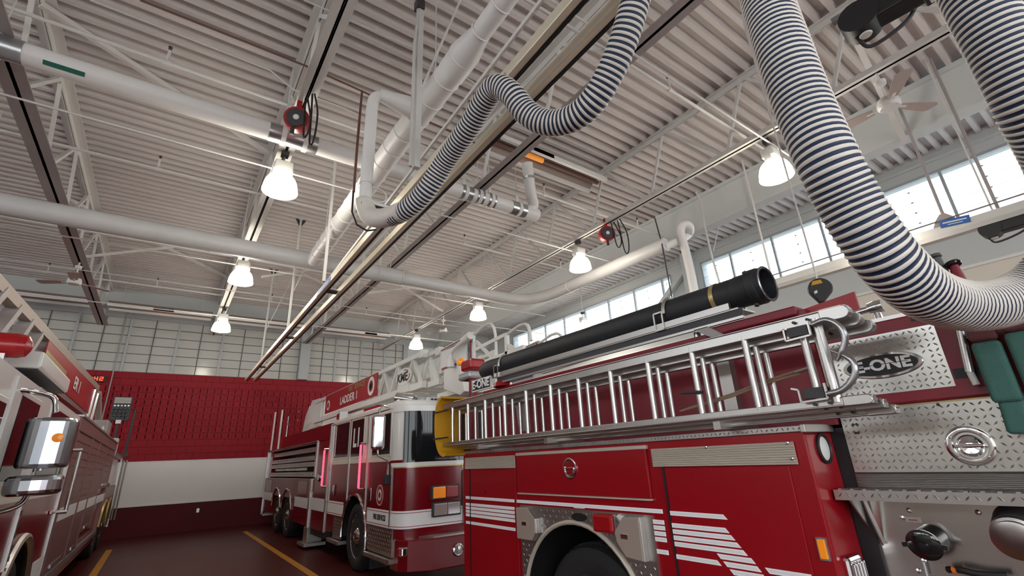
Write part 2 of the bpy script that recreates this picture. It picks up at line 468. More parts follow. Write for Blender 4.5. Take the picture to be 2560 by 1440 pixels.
# ---- left and front walls (behind and beside the camera)
wl = sroot('wall_left', (-14, 5, 0), 'far left wall')
MB().bx(-14.2, -14, -5.1, YB + 0.3, 0, 5.2).build('lower_wall', S('wall_beige'), wl)
MB().bx(-14.2, -14, -5.1, YB + 0.3, 6.87, 7.42).build('window_head', S('wall_grey'), wl)
for yy in (-5.1, -0.2, 3.0, 9.0, 13.0, 18.4):  # unseen wall; openings between piers added to balance the daylight on the deck
    MB().bx(-14.2, -14, yy, yy + 0.8, 5.2, 6.87).build('pier', S('wall_grey'), wl)
wf = sroot('wall_front', (0, -4.8, 0), 'front wall around the bay doors')
MB().bx(-14.2, 12.5, -5.1, -4.8, 4.4, 7.42).build('door_head', S('wall_beige'), wf)
for k in range(6):
    xa = (-14.0, -8.2, -3.4, 1.4, 6.2, 12.4)[k]; xb = (-9.0, -4.2, 0.6, 5.4, 11.7, 12.5)[k]
    if xb - xa < 1: continue
    dr = sroot('door_%d' % (k + 1), ((xa + xb) / 2, -4.95, 0), 'overhead bay door with a band of windows')
    for za, zb in ((0, 0.5), (0.52, 0.95), (4.2, 4.4)):  # unseen doors; window openings sized for the daylight they throw on the ceiling
        MB().bx(xa, xb, -5.0, -4.95, za, zb).build('door_panel', S('wall_maroon'), dr)
    for q in range(6):
        xx = xa + (xb - xa) * q / 5
        MB().bx(xx - 0.04, xx + 0.04, -5.0, -4.95, 0.95, 4.2).build('window_stile', S('wall_white'), dr)
for xx in (-14.2, -9.0, -4.2, 0.6, 5.4, 11.7):
    MB().bx(xx, xx + 0.8, -5.1, -4.8, 0, 4.4).build('pier', S('wall_beige'), wf)
# ================================================================ roof steel, services and lamps
TX = (-2.13, 0.78, 3.78, 6.70)
ZT, ZBC = 7.24, 6.08
def truss(x, label, wide, y0=-4.7, y1=18.6, step=1.55, ph=0.0):
    t = thing('roof_truss', label, 'truss', (x, 5, ZBC), 'open web roof trusses')
    g = 0.005
    for nm, z in (('top_chord', ZT), ('bottom_chord', ZBC)):
        m = MB()
        for s in (-1, 1):
            a, b = sorted((x + s * g, x + s * (g + wide)))
            fz = (z + 0.045, z + 0.06) if nm == 'top_chord' else (z, z + 0.015)
            m.bx(a, b, y0, y1, fz[0], fz[1])
            a, b = sorted((x + s * g, x + s * (g + 0.014)))
            m.bx(a, b, y0, y1, z if nm == 'bottom_chord' else z - 0.05, z + 0.11 if nm == 'bottom_chord' else z + 0.06)
        m.build(nm, S('steel_grey' if nm == 'bottom_chord' and wide > 0.1 else 'steel_paint'), t)
    y = y0 + ph; up = True
    while y + step < y1:
        a = (x, y, ZBC + 0.05 if up else ZT); b = (x, y + step * 0.62, ZT if up else ZBC + 0.05)
        MB().bar(a, b, 0.05, 0.05, (1, 0, 0)).build('web_diagonal', S('steel_paint'), t)
        if up:
            y += step * 0.62
            MB().bar((x, y + 0.06, ZT), (x, y + 0.06 + step * 0.30, ZBC + 0.05), 0.045, 0.045, (1, 0, 0)).build('web_diagonal', S('steel_paint'), t)
            y += step * 0.38
    return t
truss(TX[0], 'wide grey roof truss furthest left, above the left fire truck', 0.13, ph=0.3, step=1.9)
truss(TX[1], 'roof truss carrying the left row of lamps', 0.10, ph=0.2, step=1.7)
truss(TX[2], 'roof truss with dark grey bottom chord above the twin exhaust rails', 0.11, ph=0.5, step=1.7)
truss(TX[3], 'roof truss carrying the right row of lamps', 0.065, ph=0.1, step=1.55)
# sway bracing between trusses
def brace(p, q, label, r=0.028):
    o = MB().bar(p, q, r * 2, r * 2).build('sway_brace', S('steel_paint'))
    tag(o, label, 'brace')
brace((-2.13, 6.7, 7.2), (0.74, 8.5, 7.2), 'flat brace crossing above the long white pipe', 0.035)
brace((-2.13, 12.97, 6.2), at(467, 614, z=7.2), 'thin diagonal brace rising below the big grey duct on the left')
brace(at(130, 478, z=7.2), at(571, 695, z=7.2), 'flat diagonal brace under the deck behind the big grey duct', 0.035)
brace(at(655, 692, z=6.15), at(830, 668, z=7.22), 'diagonal brace rising right of the middle left lamp')
brace(at(712, 661, z=7.2), at(860, 735, z=7.2), 'flat brace falling to the dark truss chord behind the grey duct')
brace((3.78, 12.25, 6.1), at(1040, 718, z=7.2), 'brace rising right from the dark chord behind the grey duct')
brace(at(970, 697, z=7.2), (6.7, 12.89, 6.15), 'brace falling to the right lamp truss behind the grey duct')
brace((6.7, 1.13, 7.16), (9.42, 1.44, 6.4), 'heavy brace from the right truss to the girder by the fan', 0.04)
# ---- pipes and ducts
def collar(m, p, ax, r, w=0.02):
    m.lathe([(r, -w), (r + 0.006, -w), (r + 0.006, w), (r, w)], p, ax, 18, caps=False)
def pipe(name, pts, r, mt, parent, n=18):
    return MB().tube(pts, r, n).build(name, S(mt), parent, smooth=True)
p1 = thing('exhaust_pipe', 'long white plastic pipe with silver couplings crossing the roof', 'pipe', (1.5, 6.05, 5.95))
P1 = lambda x: Vector((x * 1.0617, 6.05, 5.95))
pipe('pipe_run', [P1(-6.5), P1(4.78)], 0.123, 'white_pipe', p1)
for a, b in ((-2.75, -1.78), (0.45, 1.03), (3.22, 3.42), (3.5, 3.63), (3.72, 3.86), (4.2, 4.33), (4.4, 4.5)):
    pipe('coupling', [P1(a), P1(b)], 0.130, 'galv', p1)
for x in (-1.98, 0.62, 1.0 - 0.12, 3.3, 3.56, 3.79, 4.36):
    q = P1(x)
    m = MB().lathe([(0.132, -0.03), (0.140, -0.03), (0.140, 0.03), (0.132, 0.03)], q, (1, 0, 0), 18, caps=False)
    m.bx(q.x - 0.03, q.x + 0.03, 6.04, 6.06, 6.07, 6.24).build('strap', S('white_plastic'), p1, smooth=True)
    MB().cyl((q.x, 6.05, 6.2), (q.x, 6.05, 7.3), 0.008, 6).build('hanger_rod', S('conduit'), p1)
sg = MB().bar(P1(-1.62) + Vector((0, -0.090, -0.087)), P1(-1.3) + Vector((0, -0.090, -0.087)), 0.05, 0.004, (0, -0.7, -0.7)).build('pipe_label', S('green_sign'), p1, label='dark green sticker')
# riser and tee at its right end
rp = MB(); 
e = [(4.90, 6.05, 5.97), at(1333, 512, y=5.98), at(1328, 490, y=5.88), at(1323, 455, y=5.78), at(1318, 408, y=5.70)]
rp.tube(smooth_path(e, 5), 0.102, 16).build('riser', S('white_pipe'), p1, smooth=True)
MB().cyl(at(1322, 447, y=5.76), at(1321.5, 441, y=5.75), 0.111, 16).build('coupling', S('galv'), p1, smooth=True)
# heater above the riser
def heater(loc, x0, x1, y, z, label, group=None, glow=None):
    t = thing('radiant_heater', label, 'heater', ((x0 + x1) / 2, y, z), group)
    for s in (-1, 1):
        MB().prism([(y + s * 0.10, z + 0.02), (y + s * 0.24, z - 0.12), (y + s * 0.25, z - 0.11), (y + s * 0.11, z + 0.03)], 'x', x0, x1).build('reflector_wing', S('tan_plate'), t)
        MB().bx(x0, x1, y + s * 0.25 - 0.03, y + s * 0.25 + 0.03, z - 0.17, z - 0.08).build('reflector_lip', S('white_pipe'), t)
    MB().bx(x0, x1, y - 0.11, y + 0.11, z + 0.02, z + 0.03).build('reflector_top', S('steel_grey'), t)
    MB().cyl((x0, y, z - 0.06), (x1, y, z - 0.06), 0.045, 12).build('burner_tube', S('brown_pipe'), t, smooth=True)
    if glow:
        MB().cyl((glow[0], y, z - 0.06), (glow[1], y, z - 0.06), 0.05, 12).build('glowing_tube_section', S('heater_glow'), t, smooth=True)
        MB().bx(glow[0] - 0.02, glow[1] + 0.05, y - 0.28, y - 0.24, z - 0.16, z - 0.08).build('burner_box', S('white_plastic'), t)
    for x in (x0 + 0.3, x1 - 0.3):
        MB().cyl((x, y, z + 0.03), (x, y, 7.3), 0.006, 6).build('hanger_rod', S('conduit'), t)
    return t
hp_ = at(1336, 394, z=7.0)
heater(None, 3.95, 6.55, hp_.y, 7.06, 'white radiant heater trough with orange glowing tube between the right trusses', None, (hp_.x - 0.22, hp_.x + 0.2))
heater(None, -8.0, -2.25, 17.55, 6.55, 'long radiant heater at the back, left of the wide grey truss', 'radiant heaters along the back wall')
heater(None, -2.0, 0.62, 17.55, 6.53, 'radiant heater at the back behind the farthest left lamp', 'radiant heaters along the back wall', (-0.9, -0.45))
heater(None, 0.95, 3.4, 17.55, 6.51, 'radiant heater at the back, just left of the grey window column', 'radiant heaters along the back wall')
heater(None, 3.95, 6.6, 17.55, 6.50, 'radiant heater at the back, right of the grey window column', 'radiant heaters along the back wall', (5.6, 6.0))
# big grey duct
d2 = thing('supply_duct', 'big grey round duct crossing the roof and turning towards the windows', 'duct', (2, 9.6, 5.7))
m = MB().tube([(-8, 9.62, 5.69), (3.85, 9.62, 5.69)], 0.175, 20); m.build('duct_run', S('grey_pipe'), d2, smooth=True)
path = [(3.8, 9.66, 5.7), (6.3, 9.75, 5.7), (7.0, 9.74, 5.7), (7.45, 9.55, 5.7), (7.72, 9.1, 5.7), (7.8, 8.5, 5.7), (7.83, 7.5, 5.7), (7.86, 6.2, 5.7), (7.9, 5.3, 5.7)]
MB().tube(smooth_path(path, 5), 0.152, 20).build('duct_bend', S('grey_pipe'), d2, smooth=True)
for x in (3.85, 3.3, 0.1, -3.6): 
    m = MB(); collar(m, (x, 9.62, 5.69), (1, 0, 0), 0.176); m.build('joint_band', S('grey_pipe'), d2, smooth=True)
m = MB(); collar(m, (7.81, 8.2, 5.7), (0, 1, 0), 0.153); m.build('joint_band', S('white_pipe'), d2, smooth=True)
for x in (-3, 0.6, 3.6, 6.4):
    MB().cyl((x, 9.62, 5.86), (x, 9.62, 7.3), 0.008, 6).build('hanger_rod', S('conduit'), d2)
# hooked riser by the right windows
hk = [at(1738, 745, x=8.2), at(1728, 690, x=8.2), at(1712, 620, x=8.2), at(1703, 590, x=8.2), at(1703, 570, x=8.2), at(1713, 560, x=8.25), at(1725, 568, x=8.4), at(1722, 585, x=8.6), at(1700, 600, x=8.3), at(1660, 617, x=7.9)]
hr = thing('vent_pipe', 'white hooked vent pipe dropping beside the bright windows', 'pipe', hk[0])
MB().tube(smooth_path(hk, 6), 0.085, 16).build('hooked_pipe', S('white_pipe'), hr, smooth=True)
MB().cyl(hk[0], hk[0] + Vector((0, 0, -0.9)), 0.1, 14).build('lower_coupling', S('white_pipe'), hr, smooth=True)
# spiral duct along the bay
sp = thing('spiral_duct', 'white round duct with joint rings running along above the exhaust rails', 'duct', (1.895, 5, 5.62))
MB().lathe([(0.10, -3.2), (0.10, 0.0), (0.155, 0.28), (0.155, 0.6)], (1.907, 2.94, 5.62), (0, 1, 0), 20).build('reducer', S('white_pipe'), sp, smooth=True)
MB().tube([(1.905, 3.43, 5.62), (1.872, 4.9, 5.62), (1.92, 9.48, 5.66)], 0.149, 20).build('duct_run', S('white_pipe'), sp, smooth=True)
y = 0.4
while y < 9.2:
    m = MB(); r = 0.101 if y < 2.94 else 0.15
    m.lathe([(r, -0.008), (r + 0.008, 0), (r, 0.008)], (1.90 if y < 3.4 else 1.872 + 0.0105 * max(0, y - 4.9) + 0.022 * max(0, 4.9 - y), y, 5.62 + 0.0087 * max(0, y - 4.9)), (0, 1, 0), 20, caps=False)
    m.build('joint_ring', S('white_pipe'), sp, smooth=True); y += 0.36
bend = [(1.87, 4.27, 5.62), (1.62, 4.29, 5.64), (1.46, 4.3, 5.65), (1.35, 4.3, 5.60), (1.31, 4.3, 5.48), (1.305, 4.3, 5.2), (1.30, 4.3, 4.26)]
MB().tube(smooth_path(bend, 6), 0.064, 16).build('drop_pipe', S('white_pipe'), sp, smooth=True)
MB().lathe([(0.125, 0), (0.12, 0.1), (0.07, 0.42)], (1.80, 4.27, 5.62), (-1, 0.03, 0.03), 18).build('branch_cone', S('white_pipe'), sp, smooth=True)
m = MB(); collar(m, (1.303, 4.3, 4.45), (0, 0, 1), 0.066); m.build('joint_ring', S('white_pipe'), sp, smooth=True)
for y in (3.9, 6.2, 8.6):
    MB().cyl((1.89, y, 5.76), (1.89, y, 7.3), 0.01, 6).build('hanger_rod', S('conduit'), sp)
# ---- sprinkler lines with upright heads
def sprinkler(y, z, x0, x1, heads, label, r=0.024):
    t = thing('sprinkler_line', label, 'sprinkler pipe', ((x0 + x1) / 2, y, z), 'sprinkler lines under the deck')
    MB().tube([(x0, y, z), (x1, y, z)], r, 10).build('pipe_run', S('steel_paint'), t, smooth=True)
    for x in heads:
        MB().lathe([(0.034, -0.045), (0.034, 0.045)], (x, y, z), (1, 0, 0), 10).build('tee', S('steel_paint'), t, smooth=True)
        h = MB().cyl((x, y, z), (x, y, z + 0.20), 0.016, 8).build('riser_nipple', S('steel_paint'), t, smooth=True)
        MB().lathe([(0.012, 0), (0.022, 0.02), (0.010, 0.035), (0.026, 0.05), (0.026, 0.054)], (x, y, z + 0.2), (0, 0, 1), 10).build('sprinkler_head', S('dark_steel'), h, smooth=True)
sprinkler(6.15, 6.55, -6, 9.3, (-2.35, -0.75, 2.4, 5.4, 8.2), 'sprinkler pipe with upright heads just behind the long white pipe')
sprinkler(9.0, 6.6, -6, 9.3, (-2.4, -0.85, 2.3, 5.2, 8.3), 'sprinkler pipe with upright heads in front of the grey duct')
sprinkler(12.4, 6.6, -6, 9.3, (-3.0, -0.2, 2.6, 5.5, 8.3), 'sprinkler pipe with upright heads behind the grey duct')
sprinkler(16.1, 6.75, -6, 9.3, (-3.2, -0.9, 2.1, 5.2, 8.0), 'sprinkler pipe with upright heads nearest the back wall')
sprinkler(2.9, 6.45, 1.0, 9.3, (5.06, 8.0), 'sprinkler pipe with upright head crossing right of the near hose')
# thin conduits and rods across the bay
def conduit(pts, label, r=0.012, mt='conduit', cat='conduit', name='conduit'):
    o = MB().tube([Vector(p) for p in pts], r, 8).build(name, S(mt), smooth=True)
    return tag(o, label, cat)
cx = lambda px, py, z: at(px, py, z=z)
conduit([at(225, 0, z=7.0), at(675, 175, z=7.0), at(735, 225, z=6.9), at(860, 270, z=6.9), at(1010, 345, z=6.9), at(1240, 440, z=6.9)], 'bright thin conduit bending past the left truss at the top')
conduit([at(760, 0, z=6.95), at(1060, 130, z=6.95), at(1210, 222, z=6.95), at(1330, 290, z=6.95)], 'thin conduit passing through the dark junction box')
conduit([at(350, 0, z=7.05), at(765, 165, z=7.05), at(905, 228, z=7.05), at(1270, 395, z=7.05), at(1600, 530, z=7.05), at(1637, 545, z=7.05)], 'rusty brown gas pipe crossing under the deck', 0.014, 'brown_pipe', 'pipe', 'gas_pipe')
conduit([at(905, 228, z=7.05), at(895, 340, y=5.2), at(884, 480, y=5.2)], 'rusty brown pipe dropping beside the white drop pipe', 0.017, 'brown_pipe', 'pipe', 'gas_pipe')
conduit([at(884, 470, y=5.2), at(880, 530, y=5.2), at(892, 562, y=5.2), at(918, 577, y=5.2), at(940, 574, y=5.2)], 'black flexible hose looping below the brown pipe', 0.012, 'black', 'hose', 'gas_hose')
conduit([at(1637, 545, z=7.05), at(1655, 610, y=5.3), at(1680, 745, y=5.3)], 'thin dark rod hanging in front of the right windows', 0.014, 'dark_steel', 'rod', 'hanging_rod')
conduit([at(1740, 480, y=5.0), at(1752, 500, y=5.0), at(1760, 560, y=5.0), at(1785, 660, y=5.0), at(1800, 712, y=5.0)], 'grey drop pole with a bend in front of the bright windows', 0.022, 'conduit', 'pole', 'drop_pole')
conduit([at(1815, 480, y=5.0), at(1783, 628, y=5.0)], 'thin diagonal rod joining the grey drop pole by the windows', 0.012, 'conduit', 'rod', 'brace_rod')
for k, (yy, zz, lab) in enumerate(((6.9, 5.92, 'first'), (11.15, 5.92, 'second'), (15.45, 5.92, 'third'), (2.45, 5.92, 'nearest'))):
    conduit([(-7, yy, zz), (9.4, yy, zz)], 'thin lamp conduit crossing the bay at the %s row of lamps' % lab, 0.014, 'steel_paint')
conduit([(-7, 13.2, 5.98), (12.2, 13.2, 5.98)], 'thin conduit crossing the bay in front of the back fans', 0.012)
# junction box and vertical strut at the near rail
def strut(x, y, z0, z1, label, r=0.03, box=None, side=True):
    t = thing('rail_hanger', label, 'hanger', (x, y, z0), 'struts carrying the exhaust rails')
    MB().bx(x - r * 0.7, x + r * 0.7, y - r * 0.7, y + r * 0.7, z0, z1).build('strut_post', S('conduit' if side else 'steel_paint'), t)
    MB().bx(x - 0.05, x + 0.05, y - 0.05, y + 0.05, z1 - 0.02, z1).build('top_plate', S('steel_paint'), t)
    if side:
        MB().tube([(x - 0.06, y, z0), (x - 0.06, y, z0 + 1.6), (x - 0.035, y, z0 + 1.9), (x - 0.03, y, z0 + 2.15)], 0.018, 8).build('side_conduit', S('conduit'), t, smooth=True)
        MB().bx(x - 0.06, x + 0.03, y - 0.05, y + 0.05, z0 + 2.12, z0 + 2.25).build('junction_box', S('dark_steel'), t)
    MB().bar((x + 0.02, y, z0 + (z1 - z0) * 0.33), (x + 0.6, y, z1), 0.025, 0.025).build('diagonal_brace', S('steel_paint'), t)
    return t
strut(1.605, 3.72, 4.4, 7.3, 'galvanised strut with junction box holding the near end of the exhaust rails', 0.042)
for k, (yy, lab) in enumerate(((7.67, 'second'), (11.02, 'third'), (14.6, 'farthest'))):
    st_ = strut((1.735, 1.834, 1.854)[k], yy, 4.55, 7.3, 'white strut holding the exhaust rails, %s from the camera' % lab, 0.03, side=False)
    xx = (1.735, 1.834, 1.854)[k]
    MB().prism([(xx - 0.12, 7.29), (xx + 0.12, 7.29), (xx + 0.03, 7.12), (xx - 0.03, 7.12)], 'y', yy - 0.006, yy + 0.006).build('gusset_plate', S('dark_steel'), st_)
# ---- twin exhaust rails
er = thing('exhaust_rail', 'twin brass coloured exhaust rails running back over the bay', 'rail', (1.95, 9, 4.5))
def rail_pt(y, s):
    f = (y - 1.5) / 16.3
    return Vector((1.745 + 0.135 * f if s == 0 else 2.02 + 0.11 * f, y, 4.5))
for s in (0, 1):
    a, b = rail_pt(-4.5, s), rail_pt(17.8, s)
    MB().bar(a, b, 0.060, 0.10).build('rail_profile', S('brass_rail'), er, bevel=0.006)
    MB().bar(a + Vector((0.045, 0, -0.03)), b + Vector((0.045, 0, -0.03)), 0.03, 0.05).build('seal_strip', S('black'), er)
    MB().bar(a + Vector((0.038, 0, 0.03)), b + Vector((0.038, 0, 0.03)), 0.02, 0.03).build('rail_edge', S('rail_white'), er)
for y in (at(828, 732, z=4.48).y, at(722, 846, z=4.48).y, at(652, 919, z=4.48).y, -1.0):
    a, b = rail_pt(y, 0), rail_pt(y, 1)
    MB().bar(a, b, 0.13, 0.03).build('spreader', S('dark_steel'), er)
pa = rail_pt(7.35, 0) + Vector((-0.033, 0, 0))
MB().bar(pa, rail_pt(8.25, 0) + Vector((-0.033, 0, 0)), 0.004, 0.085).build('rail_sticker', S('blue_sign'), er, label='blue sticker')
MB().bar(rail_pt(7.5, 0) + Vector((-0.036, 0, 0.0)), rail_pt(8.1, 0) + Vector((-0.036, 0, 0)), 0.004, 0.016).build('sticker_line', S('paper'), er)
MB().bar(rail_pt(1.0, 0) + Vector((-.1, 0, .16)), rail_pt(17.5, 0) + Vector((0.26, 0, 0.16)), 0.02, 0.04).build('support_angle', S('steel_paint'), er)
# second rail, far right bay
r2 = thing('exhaust_rail', 'pale exhaust rail with a blue sticker in front of the right windows', 'rail', (9.0, 1, 4.5))
MB().bx(8.85, 9.0, -4.6, 7.0, 4.46, 4.58).build('rail_profile', S('rail_white'), r2, bevel=0.006)
MB().bx(8.80, 8.92, -4.6, 7.0, 4.38, 4.45).build('lower_profile', S('alum_dull'), r2)
MB().cyl((8.85, -4.4, 4.66), (8.85, 4.6, 4.66), 0.012, 8).build('cable_rod', S('alum_dull'), r2)
a = at(2350, 562, x=8.84); b = at(2425, 545, x=8.84)
MB().bar(a, b, 0.004, 0.11).build('rail_sticker', S('blue_sign'), r2, label='blue sticker')
MB().bar(a.lerp(b, .1) + Vector((-0.004, 0, 0.01)), a.lerp(b, .9) + Vector((-0.004, 0, 0.01)), 0.004, 0.018).build('sticker_line', S('paper'), r2)
MB().bar(a.lerp(b, .25) + Vector((-0.004, 0, -0.025)), a.lerp(b, .75) + Vector((-0.004, 0, -0.025)), 0.004, 0.010).build('sticker_line', S('paper'), r2)
c = at(2358, 535, x=8.95)
MB().prism([(c.y - 0.16, 4.56), (c.y + 0.16, 4.56), (c.y + 0.1, 4.68), (c.y + 0.03, 4.76), (c.y - 0.03, 4.76), (c.y - 0.1, 4.68)], 'x', 8.86, 8.98).build('hanger_plate', S('steel_grey'), r2)
MB().cyl((8.92, c.y, 4.7), (8.92, c.y, 7.3), 0.02, 8).build('hanger_post', S('steel_grey'), r2)
MB().cyl((8.95, c.y - 0.55, 4.6), (8.95, c.y - 0.55, 7.3), 0.02, 8).build('hanger_post', S('steel_grey'), r2)
MB().cyl((8.95, c.y + 2.6, 4.6), (8.95, c.y + 2.6, 7.3), 0.02, 8).build('hanger_post', S('steel_paint'), r2)
# ---- pendant lamps
def lamp(loc, label):
    x, y, z = loc
    t = thing('pendant_lamp', label, 'lamp', loc, 'bell shaped bay lamps')
    t.location = loc
    prof = [(0.115, 0.25), (0.15, 0.234), (0.182, 0.198), (0.205, 0.15), (0.221, 0.09), (0.228, 0.04), (0.229, 0.0)]
    MB().lathe(prof, (x, y, z - 0.13), (0, 0, 1), 28, caps=False).build('glowing_bowl', S('lamp_bowl'), t, smooth=True)
    MB().lathe([(0.0, 0.0), (0.1, -0.012), (0.19, -0.008), (0.226, 0.0)], (x, y, z - 0.13), (0, 0, 1), 28, caps=False).build('diffuser', S('lamp_bowl'), t, smooth=True)
    MB().lathe([(0.229, -0.012), (0.236, -0.012), (0.236, 0.012), (0.229, 0.012)], (x, y, z - 0.13), (0, 0, 1), 28, caps=False).build('rim', S('lamp_rim'), t, smooth=True)
    MB().lathe([(0.088, -0.01), (0.09, 0.03), (0.085, 0.07), (0.06, 0.08)], (x, y, z + 0.13), (0, 0, 1), 20).build('neck', S('white_plastic'), t, smooth=True)
    hb = MB().bx(x - 0.12, x + 0.12, y - 0.09, y + 0.09, z + 0.19, z + 0.34).build('ballast_box', S('white_plastic'), t, bevel=0.012)
    for s in (-1, 1):
        MB().bx(x + s * 0.125 - 0.008, x + s * 0.125 + 0.008, y - 0.05, y + 0.05, z + 0.12, z + 0.30).build('bracket', S('steel_paint'), t)
    MB().cyl((x, y, z + 0.33), (x, y, z + 0.48), 0.012, 8).build('stem', S('galv'), t)
    MB().bx(x - 0.05, x + 0.05, y - 0.05, y + 0.05, z + 0.46, z + 0.53).build('hook_box', S('dark_steel'), t)
    ld = bpy.data.lights.new('lamp_light', 'POINT'); ld.energy = 34; ld.color = (1.0, 0.93, 0.82); ld.shadow_soft_size = 0.2
    lo = bpy.data.objects.new('lamp_light', ld); COL.objects.link(lo); lo.parent = t; lo.location = (0, 0, -0.42)
    return t
for lab, x, y in (('nearest of the left row, under the red cord reel', 0.775, 6.60), ('middle of the left row, just below the big grey duct', 0.775, 10.78), ('farthest of the left row, before the window grid', 0.80, 15.1)):
    lamp((x, y, 5.53), 'lit pendant lamp, ' + lab)
for lab, x, y in (('largest of the right row, beside the near striped hose', 6.80, 2.52), ('second of the right row, in front of the pale girder', 6.70, 6.66), ('third of the right row, behind the bend of the grey duct', 6.68, 10.85), ('farthest of the right row, above the aerial ladder', 6.62, 14.9)):
    lamp((x, y, 5.53), 'lit pendant lamp, ' + lab)
lc = at(1460, 818, x=10.9)
ls_ = lamp(tuple(lc), 'small lit lamp half hidden behind the black suction hose')
MB().cyl((lc.x, lc.y, lc.z + 0.5), (lc.x, lc.y, 7.3), 0.012, 6).build('stem_rod', S('conduit'), ls_)
lc = at(1738, 745, x=10.9)
# ---- ceiling fans
def fan(loc, rot, R, label):
    x, y, z = loc
    t = thing('ceiling_fan', label, 'ceiling fan', loc, 'white ceiling fans under the trusses')
    MB().lathe([(0.03, 0.10), (0.11, 0.08), (0.125, 0.02), (0.12, -0.02), (0.10, -0.045), (0.0, -0.05)], loc, (0, 0, 1), 24, caps=False).build('motor_housing', S('white_plastic'), t, smooth=True)
    MB().cyl((x, y, z + 0.08), (x, y, 6.1), 0.016, 10).build('downrod', S('white_plastic'), t)
    MB().lathe([(0.03, 0), (0.06, 0.02), (0.065, 0.07), (0.04, 0.09)], (x, y, z + 0.3), (0, 0, 1), 16).build('canopy', S('white_plastic'), t, smooth=True)
    for k in range(3):
        a = rot + k * 2 * PI / 3
        d = Vector((math.cos(a), math.sin(a), 0)); s = Vector((-d.y, d.x, 0.12)).normalized()
        o = Vector(loc)
        pts = [(0.16, 0.05), (0.30, 0.075), (R * 0.93, 0.095), (R, 0.065)]
        vs = []
        for r, w in pts:
            for q in (-w, w):
                vs.append(o + d * r + s * q)
        n = len(vs); vs2 = vs + [v + Vector((0, 0, 0.008)) for v in vs]
        fs = [(2 * i, 2 * i + 1, 2 * i + 3, 2 * i + 2) for i in range(3)] + [(n + 2 * i, n + 2 * i + 2, n + 2 * i + 3, n + 2 * i + 1) for i in range(3)]
        fs += [(0, n, n + 1, 1), (6, 7, n + 7, n + 6)] + [(2 * i, 2 * i + 2, n + 2 * i + 2, n + 2 * i) for i in range(3)] + [(2 * i + 1, n + 2 * i + 1, n + 2 * i + 3, 2 * i + 3) for i in range(3)]
        bl = MB().add(vs2, fs).build('blade', S('fan_wood'), t)
        MB().bar(o + d * 0.09, o + d * 0.24, 0.035, 0.012).build('blade_iron', S('white_plastic'), bl)
fan((6.72, 1.04, 5.58), 1.59, 0.62, 'ceiling fan between the two near striped hose strands')
fan((-2.13, 13.0, 5.62), 2.7, 0.68, 'ceiling fan at the left under the wide grey truss')
fan((6.72, 13.05, 5.57), 2.06, 0.62, 'ceiling fan far back above the aerial ladder tip')
# ================================================================ near fire engine (pumper)
def arc(c, r, a0, a1, n):
    return [(c[0] + r * math.cos(a0 + (a1 - a0) * i / n), c[1] + r * math.sin(a0 + (a1 - a0) * i / n)) for i in range(n + 1)]
def treads(u0, u1, v0, v1, put, pitch=0.03, L=0.024, W=0.008, H=0.0025, skip=None):
    """raised lozenges of tread plate; put(u, v, h) gives the 3D point"""
    m = MB(); nu = int((u1 - u0) / pitch); nv = int((v1 - v0) / pitch)
    for i in range(nu):
        for j in range(nv):
            u = u0 + (i + 0.5) * (u1 - u0) / nu; v = v0 + (j + 0.5) * (v1 - v0) / nv
            if skip and skip(u, v): continue
            s = 1 if (i + j) % 2 else -1
            c, sn = 0.7071, 0.7071 * s
            q = [(-L / 2, 0), (0, -W / 2), (L / 2, 0), (0, W / 2)]
            vs = [put(u + a * c - b * sn, v + a * sn + b * c, 0) for a, b in q] + [put(u - L * 0.2 * c, v - L * 0.2 * sn, H), put(u + L * 0.2 * c, v + L * 0.2 * sn, H)]
            m.add(vs, [(0, 1, 4), (1, 5, 4), (1, 2, 5), (2, 3, 5), (3, 4, 5), (3, 0, 4)])
    return m
def face_x(x): return lambda u, v, h: (x - h, u, v)
def slat_panel(parent, name, y0, y1, z0, z1, x, n, mt, depth=0.012):
    p = MB().bx(x - 0.004, x, y0, y1, z0, z1).build(name, S(mt), parent)
    dz = (z1 - z0) / n
    for i in range(n):
        MB().prism([(x - 0.004, z0 + i * dz + 0.0005), (x - depth - 0.002, z0 + i * dz + 0.002), (x - depth, z0 + (i + 0.62) * dz), (x - 0.004, z0 + (i + 0.86) * dz)], 'y', y0, y1).build('slat', S(mt), p)
    return p
PX = 2.5
fe = thing('fire_engine', 'near red fire engine with side ladders and steel pump panel, at the right', 'fire truck', (3.7, 2.2, 0))
WC = (2.80, 0.58)
side = [(4.40, 0.45), (4.40, 1.705), (1.12, 1.705), (1.12, 0.45)] + arc(WC, 0.64, PI + 0.2, -0.2, 24)
MB().prism(side, 'x', PX, PX + 0.10).build('body_side', S('red_engine'), fe)
MB().bx(PX + 0.08, 4.95, 1.12, 4.40, 1.26, 1.70).build('body_core', S('red_engine'), fe)
MB().bx(PX + 0.08, 4.95, 3.5, 4.38, 0.45, 1.27).build('rear_body_core', S('red_engine'), fe)
MB().bx(PX + 0.08, 4.95, 1.13, 2.1, 0.45, 1.27).build('front_body_core', S('red_engine'), fe)
lin = MB(); pr = arc(WC, 0.635, PI + 0.15, -0.15, 20); n = len(pr)
lin.add([(PX + 0.01, a, b) for a, b in pr] + [(3.4, a, b) for a, b in pr], [(i, i + 1, n + i + 1, n + i) for i in range(n - 1)])
lin.add([(3.4, a, b) for a, b in pr], [tuple(range(n))])
lin.build('wheel_well', S('black'), fe, smooth=True)
